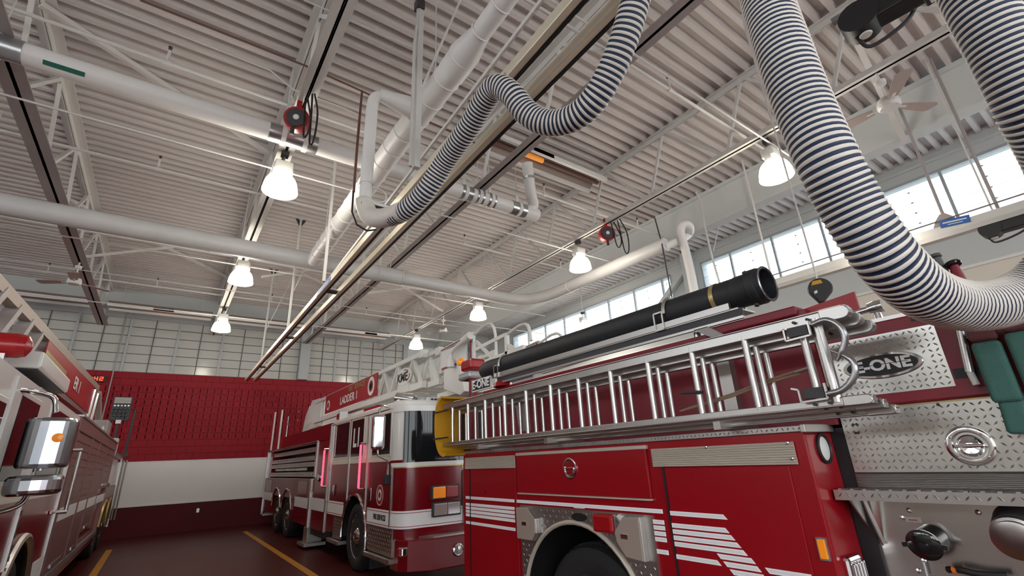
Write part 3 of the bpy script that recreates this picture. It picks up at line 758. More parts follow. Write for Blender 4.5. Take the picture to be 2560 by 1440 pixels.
# fender plate, its treads and rim
fpoly = [(3.45, 0.45), (3.45, 1.285), (2.09, 1.285), (2.09, 0.45)] + arc(WC, 0.615, PI + 0.2, -0.2, 24)
fp = MB().prism(fpoly, 'x', PX - 0.012, PX - 0.001).build('fender_plate', S('alum_dull'), fe)
def sk(u, v): return (u - WC[0]) ** 2 + (v - WC[1]) ** 2 < 0.645 ** 2 or (u > 3.18 and v > 1.02) or (u < 2.38 and v > 1.02) or (2.34 < u < 2.57 and v > 1.15)
treads(2.10, 3.44, 0.5, 1.28, face_x(PX - 0.012), 0.036, 0.026, 0.010, 0.003, sk).build('tread_pattern', S('tread'), fp, kind='stuff')
MB().tube([(PX - 0.012, a, b) for a, b in arc(WC, 0.618, PI + 0.2, -0.2, 28)], 0.016, 8).build('arch_rim', S('vent'), fe, smooth=True)
# rear wheel
def wheel(parent, c, r, w, rim=True, side=-1, gold=False):
    x, y, z = c
    prof = [(r * 0.64, 0.0), (r * 0.68, -0.02), (r * 0.9, -0.035), (r * 0.97, -0.015), (r, 0.03), (r, w - 0.03), (r * 0.95, w), (r * 0.55, w)]
    t = MB().lathe(prof, c, (1, 0, 0), 40, caps=True).build('tyre', S('rubber'), parent, smooth=True)
    lug = MB()
    for k in range(56):
        a = 2 * PI * k / 56
        for q in (0, 1):
            xx = x + 0.04 + q * (w - 0.14); aa = a + q * PI / 56
            p0 = (xx, y + math.cos(aa) * (r + 0.004), z + math.sin(aa) * (r + 0.004)); p1 = (xx + 0.07, y + math.cos(aa + 0.03) * (r + 0.004), z + math.sin(aa + 0.03) * (r + 0.004))
            lug.bar(p0, p1, 0.03, 0.016, (0, math.cos(aa), math.sin(aa)))
    lug.build('tread_lugs', S('rubber'), t, kind='stuff')
    if rim:
        mt = S('chrome')
        rm = MB().lathe([(r * 0.65, -0.008), (r * 0.62, 0.01), (r * 0.57, 0.03), (r * 0.53, 0.09), (r * 0.30, 0.09), (r * 0.27, 0.02), (r * 0.2, -0.03), (r * 0.1, -0.05), (0.0, -0.05)], c, (1, 0, 0), 32, caps=False).build('rim', mt, parent, smooth=True)
        for k in range(10):
            a = 2 * PI * k / 10
            MB().cyl((x + 0.09, y + math.cos(a) * r * 0.38, z + math.sin(a) * r * 0.38), (x + 0.035, y + math.cos(a) * r * 0.38, z + math.sin(a) * r * 0.38), 0.018, 8).build('lug_nut', mt, rm)
            b = a + PI / 10
            MB().cyl((x + 0.088, y + math.cos(b) * r * 0.45, z + math.sin(b) * r * 0.45), (x + 0.082, y + math.cos(b) * r * 0.45, z + math.sin(b) * r * 0.45), 0.025, 10).build('hand_hole', S('black'), rm)
wheel(fe, (PX + 0.12, 2.78, 0.52), 0.52, 0.30)
# pockets, lights on the fender
def poly_box(name, poly, x0, x1, mt, parent, bevel=0.006, **k):
    return MB().prism(poly, 'x', x0, x1).build(name, S(mt), parent, bevel=bevel, **k)
for poly, ly in (([(3.447, 1.27), (3.29, 1.275), (3.195, 1.2), (3.195, 1.1), (3.24, 1.04), (3.445, 1.04)], 3.33), ([(2.15, 1.277), (2.29, 1.27), (2.37, 1.18), (2.36, 1.12), (2.29, 1.04), (2.15, 1.03)], 2.28)):
    rim = poly_box('pocket_door', poly, PX - 0.055, PX - 0.01, 'alum_dull', fe)
    cy = sum(p[0] for p in poly) / 6; cz = sum(p[1] for p in poly) / 6
    poly_box('door_skin', [(cy + (a - cy) * 0.94, cz + (b - cz) * 0.95) for a, b in poly], PX - 0.062, PX - 0.054, 'tan_plate', rim, 0.003)
    MB().bx(PX - 0.068, PX - 0.06, ly - 0.03, ly + 0.03, 1.145, 1.175).build('paddle_latch', S('chrome'), rim, bevel=0.003)
rl = MB().bx(PX - 0.075, PX - 0.01, 2.37, 2.55, 1.165, 1.278).build('side_lamp', S('red_lens'), fe, bevel=0.018, label='red side warning lamp')
MB().bx(PX - 0.06, PX - 0.008, 2.352, 2.372, 1.165, 1.278).build('chrome_bezel', S('chrome'), rl, bevel=0.006)
MB().prism([(2.735 + 0.078 * math.cos(2 * PI * i / 28), 1.237 + 0.027 * math.sin(2 * PI * i / 28)) for i in range(28)], 'x', PX - 0.018, PX - 0.01).build('fuel_cap_recess', S('black'), fe)
MB().bx(PX - 0.006, PX - 0.001, 2.685, 2.795, 1.292, 1.322).build('info_label', S('paper'), fe)
MB().bx(PX - 0.0075, PX - 0.006, 2.69, 2.77, 1.312, 1.319).build('label_band', S('yellow'), fe)
# doors and vents
def door(name, y0, y1, z0, z1, d=0.008, mt='red_engine'):
    return MB().bx(PX - d, PX - 0.001, y0, y1, z0, z1).build(name, S(mt), fe, bevel=0.006)
d1 = door('rear_compartment_door', 3.50, 4.255, 0.62, 1.562)
d2_ = door('front_compartment_door', 1.215, 1.95, 0.62, 1.555)
dd = door('drop_door', 2.066, 3.452, 1.378, 1.672, 0.022)
for y in (4.262, 1.957):
    MB().bx(PX - 0.010, PX, y - 0.007, y + 0.007, 0.6, 1.565).build('black_gasket', S('black'), fe)
MB().bx(PX - 0.03, PX, 2.055, 3.455, 1.666, 1.690).build('top_drip_rail', S('vent'), fe, bevel=0.004)
MB().bx(PX - 0.028, PX, 2.07, 3.455, 1.368, 1.378).build('bottom_rail', S('vent'), fe)
lt = MB().lathe([(0.074, 0), (0.074, 0.008), (0.066, 0.011), (0.056, 0.008), (0.052, -0.004), (0.03, -0.008), (0, -0.008)], (PX - 0.022, 2.778, 1.560), (-1, 0, 0), 32, caps=False).build('ring_latch', S('chrome'), dd, smooth=True)
MB().bx(PX - 0.034, PX - 0.018, 2.73, 2.826, 1.552, 1.568).build('latch_bar', S('chrome'), dd, bevel=0.003)
MB().tube([(PX - 0.034, 2.778 + 0.046 * math.cos(a), 1.556 + 0.046 * math.sin(a)) for a in [PI + i * PI / 12 for i in range(13)]], 0.005, 6).build('latch_ring', S('chrome'), dd, smooth=True)
v1 = slat_panel(fe, 'rear_vent_louvre', 3.49, 4.342, 1.570, 1.673, PX - 0.008, 9, 'vent')
v2 = slat_panel(fe, 'front_vent_louvre', 1.166, 2.022, 1.560, 1.664, PX - 0.008, 9, 'vent')
for y, z in ((1.63, 1.657), (1.185, 1.657), (1.18, 1.585)):
    MB().lathe([(0.009, 0), (0.007, 0.005), (0, 0.006)], (PX - 0.02, y, z), (-1, 0, 0), 10, caps=False).build('screw_head', S('chrome'), v2)
# stripes
def stripe(poly):
    o = MB().prism(poly, 'x', PX - 0.012, PX - 0.0075).build('reflective_stripe', S('reflective'), fe)
    cy = sum(p[0] for p in poly) / len(poly); cz = sum(p[1] for p in poly) / len(poly)
    wy = max(p[0] for p in poly) - min(p[0] for p in poly)
    q = [(cy + (a - cy) * (1 - 0.014 / wy), cz + (b - cz) * 0.5) for a, b in poly]
    MB().prism(q, 'x', PX - 0.0125, PX - 0.0118).build('stripe_core', S('stripe_core'), o)
H = 0.0235
rows_ = [1.323, 1.264, 1.233, 1.202, 1.171, 1.106]
for z in rows_:
    for a, b in ((4.345, 4.274), (4.248, 3.53)):
        stripe([(a, z), (b, z), (b, z - H), (a, z - H)])
stripe([(3.492, 1.323), (2.004, 1.323), (2.004, 1.323 - H), (3.492, 1.323 - H)])
for z in rows_[1:]:
    stripe([(3.49, z), (3.455, z), (3.455, z - H), (3.49, z - H)])
    stripe([(2.086, z), (2.004, z), (2.004, z - H), (2.086, z - H)])
for z, e in ((1.318, 1.611), (1.254, 1.614), (1.222, 1.588), (1.190, 1.562), (1.158, 1.535), (1.094, 1.694)):
    stripe([(1.95, z), (e, z), (e - 0.021, z - H), (1.95, z - H)])
for k in range(5):
    z = 1.1265 - 0.0325 * k
    stripe([(1.688 - 0.0295 * k, z), (1.500 - 0.0225 * k, z), (1.481 - 0.0225 * k, z - H), (1.668 - 0.0295 * k, z - H)])
stripe([(1.437, 1.094), (1.225, 1.094), (1.225, 1.094 - H), (1.418, 1.094 - H)])
stripe([(2.9, 0.52), (2.88, 0.52), (2.88, 0.51), (2.9, 0.51)])
# ledge
lg = MB().bx(PX - 0.012, 2.78, 1.10, 4.405, 1.706, 1.738).build('tread_ledge', S('alum_dull'), fe, bevel=0.004)
treads(1.11, 4.39, 1.709, 1.736, face_x(PX - 0.012), 0.026, 0.022, 0.008, 0.002).build('tread_pattern', S('tread'), lg, kind='stuff')
MB().bx(PX - 0.02, 2.79, 1.092, 1.118, 1.702, 1.742).build('ledge_cap', S('alum_dull'), fe, bevel=0.004)
# front end face of the body, stepping back to the pump panel
MB().bx(PX + 0.006, 2.80, 1.113, 1.2, 0.45, 1.703).build('corner_post', S('red_engine'), fe, bevel=0.012)
rd = at(2058, 1121, y=1.113)
MB().lathe([(0.072, 0), (0.072, 0.010), (0.062, 0.014), (0.056, 0.008)], rd, (0, -1, 0), 28, caps=False).build('round_lamp_gasket', S('black'), fe, smooth=True)
MB().lathe([(0.058, 0.004), (0.03, 0.012), (0, 0.014)], rd, (0, -1, 0), 24, caps=False).build('round_lamp_lens', S('paper'), fe, smooth=True)
ab = MB().bx(PX - 0.02, PX, 1.132, 1.163, 1.165, 1.243).build('amber_marker', S('amber'), fe, bevel=0.003)
MB().bx(PX - 0.012, PX + 0.001, 1.126, 1.169, 1.158, 1.25).build('marker_bezel', S('galv'), fe)
cl = at(2136, 1415, y=1.10)
MB().bx(cl.x - 0.075, cl.x + 0.075, 1.085, 1.116, cl.z - 0.25, cl.z + 0.045).build('courtesy_lamp_housing', S('chrome'), fe, bevel=0.02)
for k in range(4):
    MB().bx(cl.x - 0.058 + k * 0.031, cl.x - 0.038 + k * 0.031, 1.072, 1.09, cl.z - 0.22, cl.z + 0.02).build('courtesy_lamp_bar', S('chrome'), fe, bevel=0.006)
MB().bx(2.80, 2.84, 1.04, 1.116, 0.4, 1.80).build('panel_gap', S('black'), fe)
# ---- pump panel
QX = 2.79
pp = MB().bx(QX, QX + 0.05, -0.6, 1.05, 1.509, 1.798).build('upper_tread_panel', S('tread'), fe)
LC = (0.592, 1.612)
treads(-0.2, 1.045, 1.515, 1.794, face_x(QX), 0.0255, 0.023, 0.008, 0.0028, lambda u, v: (u - LC[0]) ** 2 + (v - LC[1]) ** 2 < 0.083 ** 2).build('tread_pattern', S('tread'), pp, kind='stuff')
la = MB().lathe([(0.080, 0), (0.080, 0.007), (0.072, 0.011), (0.057, 0.009), (0.052, -0.006), (0.048, -0.004), (0.041, 0.004), (0.033, 0.009), (0.022, 0.007), (0, 0.004)], (QX, LC[0], LC[1]), (-1, 0, 0), 40, caps=False).build('round_latch', S('chrome'), fe, smooth=True)
MB().bar((QX - 0.015, LC[0] - 0.05, LC[1]), (QX - 0.015, LC[0] + 0.05, LC[1]), 0.013, 0.017, (1, 0, 0)).build('latch_handle', S('chrome'), la, bevel=0.004)
for a in (0.6, 2.4, 3.9, 5.5):
    MB().lathe([(0.006, 0), (0.004, 0.004), (0, 0.005)], (QX - 0.009, LC[0] + 0.066 * math.cos(a), LC[1] + 0.066 * math.sin(a)), (-1, 0, 0), 8, caps=False).build('screw_head', S('alum_dull'), la)
for y, z in ((1.0, 1.73), (0.985, 1.73), (1.0, 1.69), (0.988, 1.69), (0.87, 1.786), (0.65, 1.788)):
    MB().lathe([(0.007, 0), (0.005, 0.004), (0, 0.005)], (QX - 0.001, y, z), (-1, 0, 0), 8, caps=False).build('rivet', S('dark_steel'), pp)
MB().bx(QX - 0.006, QX + 0.05, -0.6, 1.03, 1.797, 1.804).build('gold_edge_strip', S('gold'), fe)
MB().bx(QX - 0.004, QX + 0.05, -0.6, 1.05, 1.503, 1.509).build('panel_shadow_line', S('black'), fe)
sl = slat_panel(fe, 'ribbed_panel', -0.6, 1.05, 1.440, 1.503, QX + 0.004, 9, 'alum')
stp = MB().bx(QX - 0.16, QX + 0.05, -0.6, 1.10, 1.428, 1.440).build('fold_step', S('alum'), fe)
MB().bx(QX - 0.165, QX - 0.158, -0.6, 1.10, 1.397, 1.441).build('step_lip', S('alum'), stp)
treads(-0.3, 1.09, 1.401, 1.438, face_x(QX - 0.165), 0.032, 0.028, 0.008, 0.0025).build('tread_pattern', S('tread'), stp, kind='stuff')
treads(QX - 0.15, QX - 0.01, -0.3, 1.09, lambda u, v, h: (u, v, 1.440 + h), 0.034, 0.028, 0.009, 0.0025).build('tread_pattern', S('tread'), stp, kind='stuff')
for k in range(30):
    y = 1.07 - k * 0.05
    MB().bx(QX - 0.166, QX - 0.145, y - 0.007, y + 0.007, 1.438, 1.447).build('grip_tooth', S('alum'), stp)
for y in (1.06, 0.15):
    MB().prism([(QX - 0.15, 1.425), (QX + 0.03, 1.425), (QX + 0.03, 1.24)], 'y', y - 0.004, y + 0.004).build('step_gusset', S('alum_dull'), stp)
    MB().bar((QX - 0.08, y - 0.04, 1.42), (QX + 0.02, y - 0.04, 1.20), 0.034, 0.006).build('step_strap', S('alum'), stp)
lp = MB().bx(QX + 0.03, QX + 0.08, -0.6, 1.05, 0.35, 1.43).build('lower_pump_panel', S('stainless'), fe)
def bolt(p, r=0.011, mt='chrome'):
    MB().lathe([(r, 0), (r * 0.8, 0.005), (0, 0.007)], p, (-1, 0, 0), 10, caps=False).build('panel_bolt', S(mt), lp)
for q in ((2272, 1276), (2256, 1294), (2445, 1281), (2176, 1397), (2309, 1402), (2296, 1427)):
    bolt(at(q[0], q[1], x=QX + 0.03))
c1 = at(2316, 1358, x=QX - 0.03)
MB().cyl(c1 + Vector((0.065, -0.012, 0.014)), c1 + Vector((-0.02, 0.0, 0.0)), 0.056, 22).build('discharge_cap', S('black_gloss'), fe, smooth=True)
MB().lathe([(0.060, 0), (0.063, 0.014), (0.054, 0.022), (0.022, 0.028), (0.022, 0.044), (0, 0.046)], c1 + Vector((-0.02, 0, 0)), (-1, 0, -0.25), 24, caps=False).build('cap_face', S('black_gloss'), fe, smooth=True)
for s in (-1, 1):
    MB().bar(c1 + Vector((-0.028, s * 0.054, -0.004)), c1 + Vector((-0.028, s * 0.078, -0.008)), 0.02, 0.018).build('cap_lug', S('black_gloss'), fe)
c2 = at(2545, 1335, x=QX - 0.05)
MB().cyl(c2 + Vector((0.085, 0, 0.03)), c2, 0.076, 24).build('intake_elbow', S('dark_steel'), fe, smooth=True)
MB().lathe([(0.072, 0), (0.076, 0.012), (0.076, 0.034), (0.067, 0.040), (0.067, 0.055), (0.072, 0.062), (0.055, 0.07), (0.022, 0.076), (0, 0.076)], c2, (-1, 0, -0.3), 28, caps=False).build('intake_cap', S('alum'), fe, smooth=True)
MB().tube(smooth_path([at(2370, 1424, x=QX - 0.01), at(2400, 1425, x=QX - 0.03), at(2450, 1436, x=QX - 0.03), at(2520, 1440, x=QX - 0.02)], 6), 0.013, 8).build('drain_lever', S('black'), fe, smooth=True)
MB().cyl(at(2382, 1425, x=QX - 0.025), at(2393, 1426, x=QX - 0.027), 0.0145, 10).build('lever_band', S('orange'), fe)
a = at(2283, 1300, x=QX + 0.028)
MB().bx(a.x, a.x + 0.003, a.y - 0.028, a.y + 0.028, a.z - 0.010, a.z + 0.010).build('panel_tag', S('alum'), fe)
MB().bx(a.x - 0.001, a.x, a.y - 0.017, a.y + 0.017, a.z - 0.002, a.z + 0.002).build('tag_line', S('red_panel'), fe)
a = at(2545, 1283, x=QX + 0.028)
MB().bx(a.x, a.x + 0.003, a.y - 0.055, a.y + 0.038, a.z - 0.015, a.z + 0.015).build('panel_tag', S('black'), fe)
MB().cyl(at(2309, 1405, x=QX), at(2318, 1440, x=QX), 0.007, 8).build('drain_chain', S('galv'), fe)
# ---- red upper panel with tread inset and badge
UX = 2.76
up = MB().prism([(-0.6, 1.805), (-0.6, 2.085), (0.49, 2.085), (0.552, 2.185), (0.585, 2.197), (1.06, 2.197), (1.06, 1.805)], 'x', UX, UX + 0.09).build('upper_side_panel', S('red_hose_bed'), fe, bevel=0.008)
ins = MB().bx(UX - 0.003, UX, 0.562, 1.045, 1.857, 2.135).build('tread_inset', S('tread'), fe)
OC = (0.80, 1.988); OA, OB = 0.162, 0.0605
treads(0.566, 1.042, 1.861, 2.131, face_x(UX - 0.003), 0.024, 0.0225, 0.008, 0.0028, lambda u, v: ((u - OC[0]) / (OA + 0.015)) ** 2 + ((v - OC[1]) / (OB + 0.012)) ** 2 < 1).build('tread_pattern', S('tread'), ins, kind='stuff')
def ell(a, b, n=40): return [(OC[0] + a * math.cos(2 * PI * i / n), OC[1] + b * math.sin(2 * PI * i / n)) for i in range(n)]
bd = MB().prism(ell(OA, OB), 'x', UX - 0.012, UX - 0.002).build('oval_badge', S('chrome'), fe, bevel=0.003)
MB().prism(ell(OA - 0.017, OB - 0.013), 'x', UX - 0.0135, UX - 0.0115).build('badge_field', S('black'), bd)
text('badge_lettering', 'E-ONE', S('reflective'), (UX - 0.0155, OC[0] - 0.005, OC[1]), (0, -1, 0), (0, 0, 1), 0.070, bd, 0.0015, 0.0025, sx=1.12)
MB().bx(UX - 0.0175, UX - 0.0165, OC[0] - 0.11, OC[0] + 0.115, OC[1] + 0.003, OC[1] + 0.0055).build('lettering_line', S('black'), bd)
MB().bx(UX - 0.004, UX, 0.40, 0.555, 1.885, 1.928).build('black_tape', S('black'), fe)
MB().bx(UX - 0.004, UX + 0.02, 0.545, 0.635, 2.165, 2.20).build('rubber_pad', S('black'), fe)
MB().cyl(at(2399, 815, x=2.73), at(2425, 930, x=2.73), 0.017, 12).build('grab_tube', S('alum'), fe, smooth=True)
MB().cyl(at(2425, 930, x=2.73), at(2442, 962, x=2.73), 0.013, 12).build('grab_tube_end', S('steel_paint'), fe, smooth=True)
# hose bed side behind the ladders
MB().bx(2.75, 2.81, 1.06, 4.4, 1.735, 2.345).build('hose_bed_side', S('red_hose_bed'), fe)
MB().bx(2.73, 2.86, 1.10, 1.66, 2.32, 2.375).build('side_cap_box', S('red_hose_bed'), fe, bevel=0.01)
MB().bx(4.85, 4.91, 0.99, 4.4, 1.735, 2.345).build('hose_bed_side', S('red_hose_bed'), fe)
MB().bx(2.8, 4.9, 0.99, 1.05, 1.735, 2.2).build('hose_bed_front', S('red_hose_bed'), fe)
MB().bx(2.8, 4.9, 1.0, 4.38, 1.72, 1.76).build('hose_bed_floor', S('alum_dull'), fe)
MB().bx(2.69, 2.75, 1.52, 1.60, 1.76, 2.2).build('ladder_bracket', S('alum_dull'), fe, label='grey upright bracket')
for y in (1.47, 2.9, 3.9):
    MB().bx(2.36, 2.75, y - 0.02, y + 0.02, 1.742, 1.785).build('ladder_rest', S('alum_dull'), fe)
# chips of worn paint
for k in range(9):
    y = 2.28 - 0.09 * k + random.uniform(-.02, .02)
    MB().prism([(y, 2.19 + random.uniform(-.02, .02)), (y + 0.02, 2.2), (y + 0.008, 2.215)], 'x', 2.748, 2.75).build('paint_chip', S('paper'), fe)
# rear of the roof: beacon, sign
rb = at(1182, 915, x=2.86)
bc = MB().bx(rb.x - 0.1, rb.x + 0.1, rb.y - 0.13, rb.y + 0.13, rb.z - 0.06, rb.z + 0.07).build('rear_beacon', S('red_lens'), fe, bevel=0.03, label='red beacon lens')
MB().bx(rb.x - 0.1, rb.x + 0.1, rb.y - 0.1, rb.y + 0.2, rb.z - 0.16, rb.z - 0.07).build('beacon_base', S('lens_clear'), fe, bevel=0.03)
MB().lathe([(0.0, 0.05), (0.04, 0.04), (0.05, 0), (0.04, -0.04)], at(1153, 905, x=2.86), (0, 0, 1), 14).build('amber_beacon', S('amber'), fe, smooth=True)
MB().cyl((2.86, rb.y, 1.75), (2.86, rb.y, rb.z - 0.15), 0.05, 12).build('beacon_mast', S('red_hose_bed'), fe)
s0 = at(1180, 952, x=2.74); s1 = at(1228, 968, x=2.74); s0.z = s1.z + 0.125
sgn = MB().bx(2.735, 2.76, s1.y, s0.y, s1.z - 0.005, s0.z).build('rear_name_plate', S('white_paint'), fe)
MB().bx(2.731, 2.735, s1.y + 0.015, s0.y - 0.015, s1.z + 0.01, s0.z - 0.015).build('plate_field', S('black'), sgn)
text('plate_lettering', 'E-ONE', S('reflective'), (2.729, (s0.y + s1.y) / 2, (s0.z + s1.z) / 2), (0, -1, 0), (0, 0, 1), 0.12, sgn, 0.001, 0.003)
rl2 = at(1262, 958, x=2.78)
MB().lathe([(0.12, 0), (0.11, 0.04), (0.05, 0.07), (0, 0.075)], (rl2.x, rl2.y, 2.345), (0, 0, 1), 18, caps=False).build('low_red_lamp', S('red_lens'), fe, smooth=True)
MB().prism([(rl2.y - 0.1, 2.345), (rl2.y - 0.5, 2.345), (rl2.y - 0.46, 2.44), (rl2.y - 0.2, 2.45)], 'x', 2.77, 2.79).build('tray_bracket', S('white_paint'), fe)
# cab side and chassis beyond the frame's right edge
MB().bx(2.56, 4.95, -3.6, -0.62, 0.5, 2.5).build('cab_shell', S('red_engine'), fe, bevel=0.05)
MB().bx(2.88, 4.9, -0.62, 1.05, 0.4, 2.15).build('pump_house', S('red_hose_bed'), fe)
MB().bx(3.0, 4.5, -3.4, 4.3, 0.35, 0.6).build('chassis_frame', S('black'), fe)
wheel(fe, (PX + 0.12, -2.1, 0.52), 0.52, 0.30)
wheel(fe, (4.6, 2.78, 0.52), 0.52, 0.28, False)
wheel(fe, (4.6, -2.1, 0.52), 0.52, 0.28, False)
tb = MB().bx(2.6, 4.9, 4.40, 4.85, 0.42, 0.50).build('tail_step', S('alum'), fe)
treads(2.62, 4.9, 4.42, 4.84, lambda u, v, h: (u, v, 0.5 + h), 0.05, 0.035, 0.012, 0.003).build('tread_pattern', S('tread'), tb, kind='stuff')
MB().cyl((2.72, 4.45, 0.5), (2.72, 4.45, 1.2), 0.018, 10).build('rear_handrail', S('chrome'), fe)
# mid-ship top fittings seen above the red panel
h0 = at(2115, 790, x=2.82); h1 = at(2190, 768, x=2.82)
hr_ = MB().cyl(h0, h1, 0.018, 12).build('chrome_handrail', S('chrome'), fe, smooth=True)
MB().lathe([(0.03, -0.03), (0.034, 0), (0.03, 0.03)], h1, (h1 - h0), 14).build('rail_stanchion', S('chrome'), hr_, smooth=True)
MB().cyl(h1, h1 + Vector((0, 0, -0.14)), 0.015, 10, 0.025).build('rail_post', S('chrome'), hr_, smooth=True)
MB().bx(2.77, 2.9, 0.58, 0.95, 2.197, 2.215).build('top_hinge', S('alum'), fe)
f0 = at(2005, 776, x=2.85); f1 = at(2137, 738, x=2.85)
MB().prism([(f0.y, f0.z - 0.10), (f0.y, f0.z + 0.005), (f1.y, f1.z + 0.02), (f1.y, f1.z - 0.11)], 'x', 2.85, 2.87).build('red_top_flap', S('red_panel'), fe)
# ---- ladders
LY = [4.331 - 0.3115 * i for i in range(11)] + [0.939]
def ladder(name, label, x, y0, y1, z0, z1, ys, rung_r=0.017, group=None):
    t = thing(name, label, 'ladder', (x, (y0 + y1) / 2, z0), group)
    for z, nm in ((z1, 'upper_rail'), (z0, 'lower_rail')):
        hh = 0.026 if z == z1 else 0.017
        m = MB().bx(x - 0.016, x + 0.016, y0, y1, z - hh, z + hh)
        m.bx(x - 0.024, x + 0.024, y0, y1, z + (hh - 0.006 if z == z1 else -hh - 0.002), z + (hh + 0.002 if z == z1 else -hh + 0.006))
        r_ = m.build(nm, S('alum'), t, bevel=0.003)
        MB().prism(arc((y0 + 0.02, z), hh + 0.004, PI / 2, 3 * PI / 2, 10) + [(y0 + 0.11, z - hh - 0.004), (y0 + 0.11, z + hh + 0.004)], 'x', x - 0.025, x + 0.025).build('butt_shoe', S('alum'), r_, bevel=0.004)
        for k in range(2):
            MB().cyl((x - 0.03, y0 + 0.16 + 0.06 * k, z), (x - 0.02, y0 + 0.16 + 0.06 * k, z), 0.007, 8).build('rivet', S('dark_steel'), r_)
    for y in ys:
        MB().cyl((x, y, z0), (x, y, z1), rung_r, 12).build('rung', S('alum'), t, smooth=True)
    return t
l1 = ladder('roof_ladder', 'outermost aluminium roof ladder with folding hooks on the near fire engine', 2.34, 0.735, 4.50, 1.812, 2.185, LY)
l2 = ladder('extension_ladder', 'middle aluminium ladder nested behind the roof ladder on the near engine', 2.415, 0.725, 4.42, 1.795, 2.158, [y - 0.01 for y in LY[:11]], 0.015)
l3 = ladder('extension_ladder', 'innermost aluminium ladder nested against the red side of the near engine', 2.485, 0.71, 4.38, 1.772, 2.13, [y - 0.02 for y in LY[:11]], 0.015)
MB().cyl((2.34, 0.872, 1.812), (2.34, 0.872, 2.185), 0.024, 14).build('end_rung', S('alum'), l1, smooth=True)
# roof hooks and their spring boxes
for zz, s in ((2.14, 1), (1.86, -1)):
    hb = MB().bx(2.30, 2.335, 0.90, 0.985, zz - 0.022, zz + 0.022).build('hook_spring_box', S('dark_steel'), l1)
    MB().tube([(2.31, 0.905 + 0.002 * k, zz + 0.012 * math.cos(k * 0.9)) for k in range(36)], 0.004, 5).build('spring', S('galv'), hb)
    m = MB()
    for p, q in (((0.89, zz + 0.035), (0.89, zz - 0.03)), ((0.89, zz - 0.03), (1.0, zz - 0.035)), ((1.0, zz - 0.035), (1.0, zz + 0.02)), ((1.0, zz + 0.02), (1.03, zz + 0.03))):
        m.bar((2.30, p[0], p[1]), (2.30, q[0], q[1]), 0.008, 0.012, (1, 0, 0))
    m.build('spring_bracket', S('alum'), hb)
hp = [at(2030, 812, x=2.30), at(2065, 800, x=2.30), at(2098, 815, x=2.30), at(2113, 845, x=2.30), at(2105, 880, x=2.30), at(2093, 903, x=2.30)]
MB().tube(smooth_path(hp, 6), [0.013] * 25 + [0.011, 0.009, 0.007, 0.006, 0.005, 0.003], 10).build('roof_hook', S('galv'), l1, smooth=True)
hp = [at(2068, 985, x=2.30), at(2105, 975, x=2.30), at(2132, 948, x=2.30), at(2138, 920, x=2.30), at(2122, 895, x=2.30), at(2072, 874, x=2.30)]
MB().tube(smooth_path(hp, 6), [0.013] * 25 + [0.011, 0.009, 0.007, 0.006, 0.005, 0.003], 10).build('roof_hook', S('galv'), l1, smooth=True)
# halyard rope and pulley
ro = thing('halyard_rope', 'brown halyard rope slanting between the ladder rungs to a pulley', 'rope', at(1800, 985, x=2.46))
for dz in (0, 6):
    MB().tube([at(1700, 1028, x=2.45), at(1830, 985 + dz, x=2.45), at(1915, 952 + dz, x=2.45), at(2000, 925 + dz * 1.5, x=2.45)], 0.006, 6).build('rope_strand', S('rope'), ro)
pa = at(2008, 925, x=2.455)
MB().bar(at(1990, 931, x=2.45), at(2030, 918, x=2.45), 0.012, 0.045, (1, 0, 0)).build('pulley_block', S('tan_plate'), ro, bevel=0.005)
MB().cyl(at(1703, 982, x=2.31), at(1757, 980, x=2.31), 0.009, 8).build('ladder_dog', S('dark_steel'), l1)
pb = at(1300, 1020, x=2.53)
hb = MB().prism([(pb.y + 0.20, pb.z + 0.17), (pb.y - 0.10, pb.z + 0.19), (pb.y - 0.12, pb.z - 0.2), (pb.y + 0.03, pb.z - 0.2), (pb.y + 0.06, pb.z)], 'x', 2.53, 2.545).build('ladder_clamp_plate', S('steel_grey'), fe)
# ---- yellow ladder end bag
bg = thing('ladder_end_cover', 'yellow canvas cover strapped over the rear end of the ladders', 'cover', (2.42, 4.5, 1.7))
pf = [(4.40, 2.275), (4.46, 2.285), (4.54, 2.24), (4.585, 2.15), (4.60, 2.0), (4.575, 1.85), (4.51, 1.74), (4.42, 1.695), (4.36, 1.70)]
pfs = [(v.x, v.y) for v in smooth_path([Vector((a, b, 0)) for a, b in pf], 5)]
inn = [(a - 0.022 * (1 if a > 4.3 else 0.2), b - 0.02 * (1 if b > 2 else -1)) for a, b in pfs]
MB().prism(pfs + inn[::-1], 'x', 2.27, 2.56).build('canvas_shell', S('yellow'), bg)
MB().prism([(4.35, 1.72)] + inn + [(4.38, 2.25)], 'x', 2.545, 2.555).build('inner_side', S('black'), bg)
for z in (2.13, 1.87):
    MB().bar((2.265, 4.60, z), (2.265, 4.30, z), 0.012, 0.022, (1, 0, 0)).build('strap', S('black'), bg)
    MB().bar((2.26, 4.606, z), (2.56, 4.606, z), 0.012, 0.022, (0, 1, 0)).build('strap', S('black'), bg)
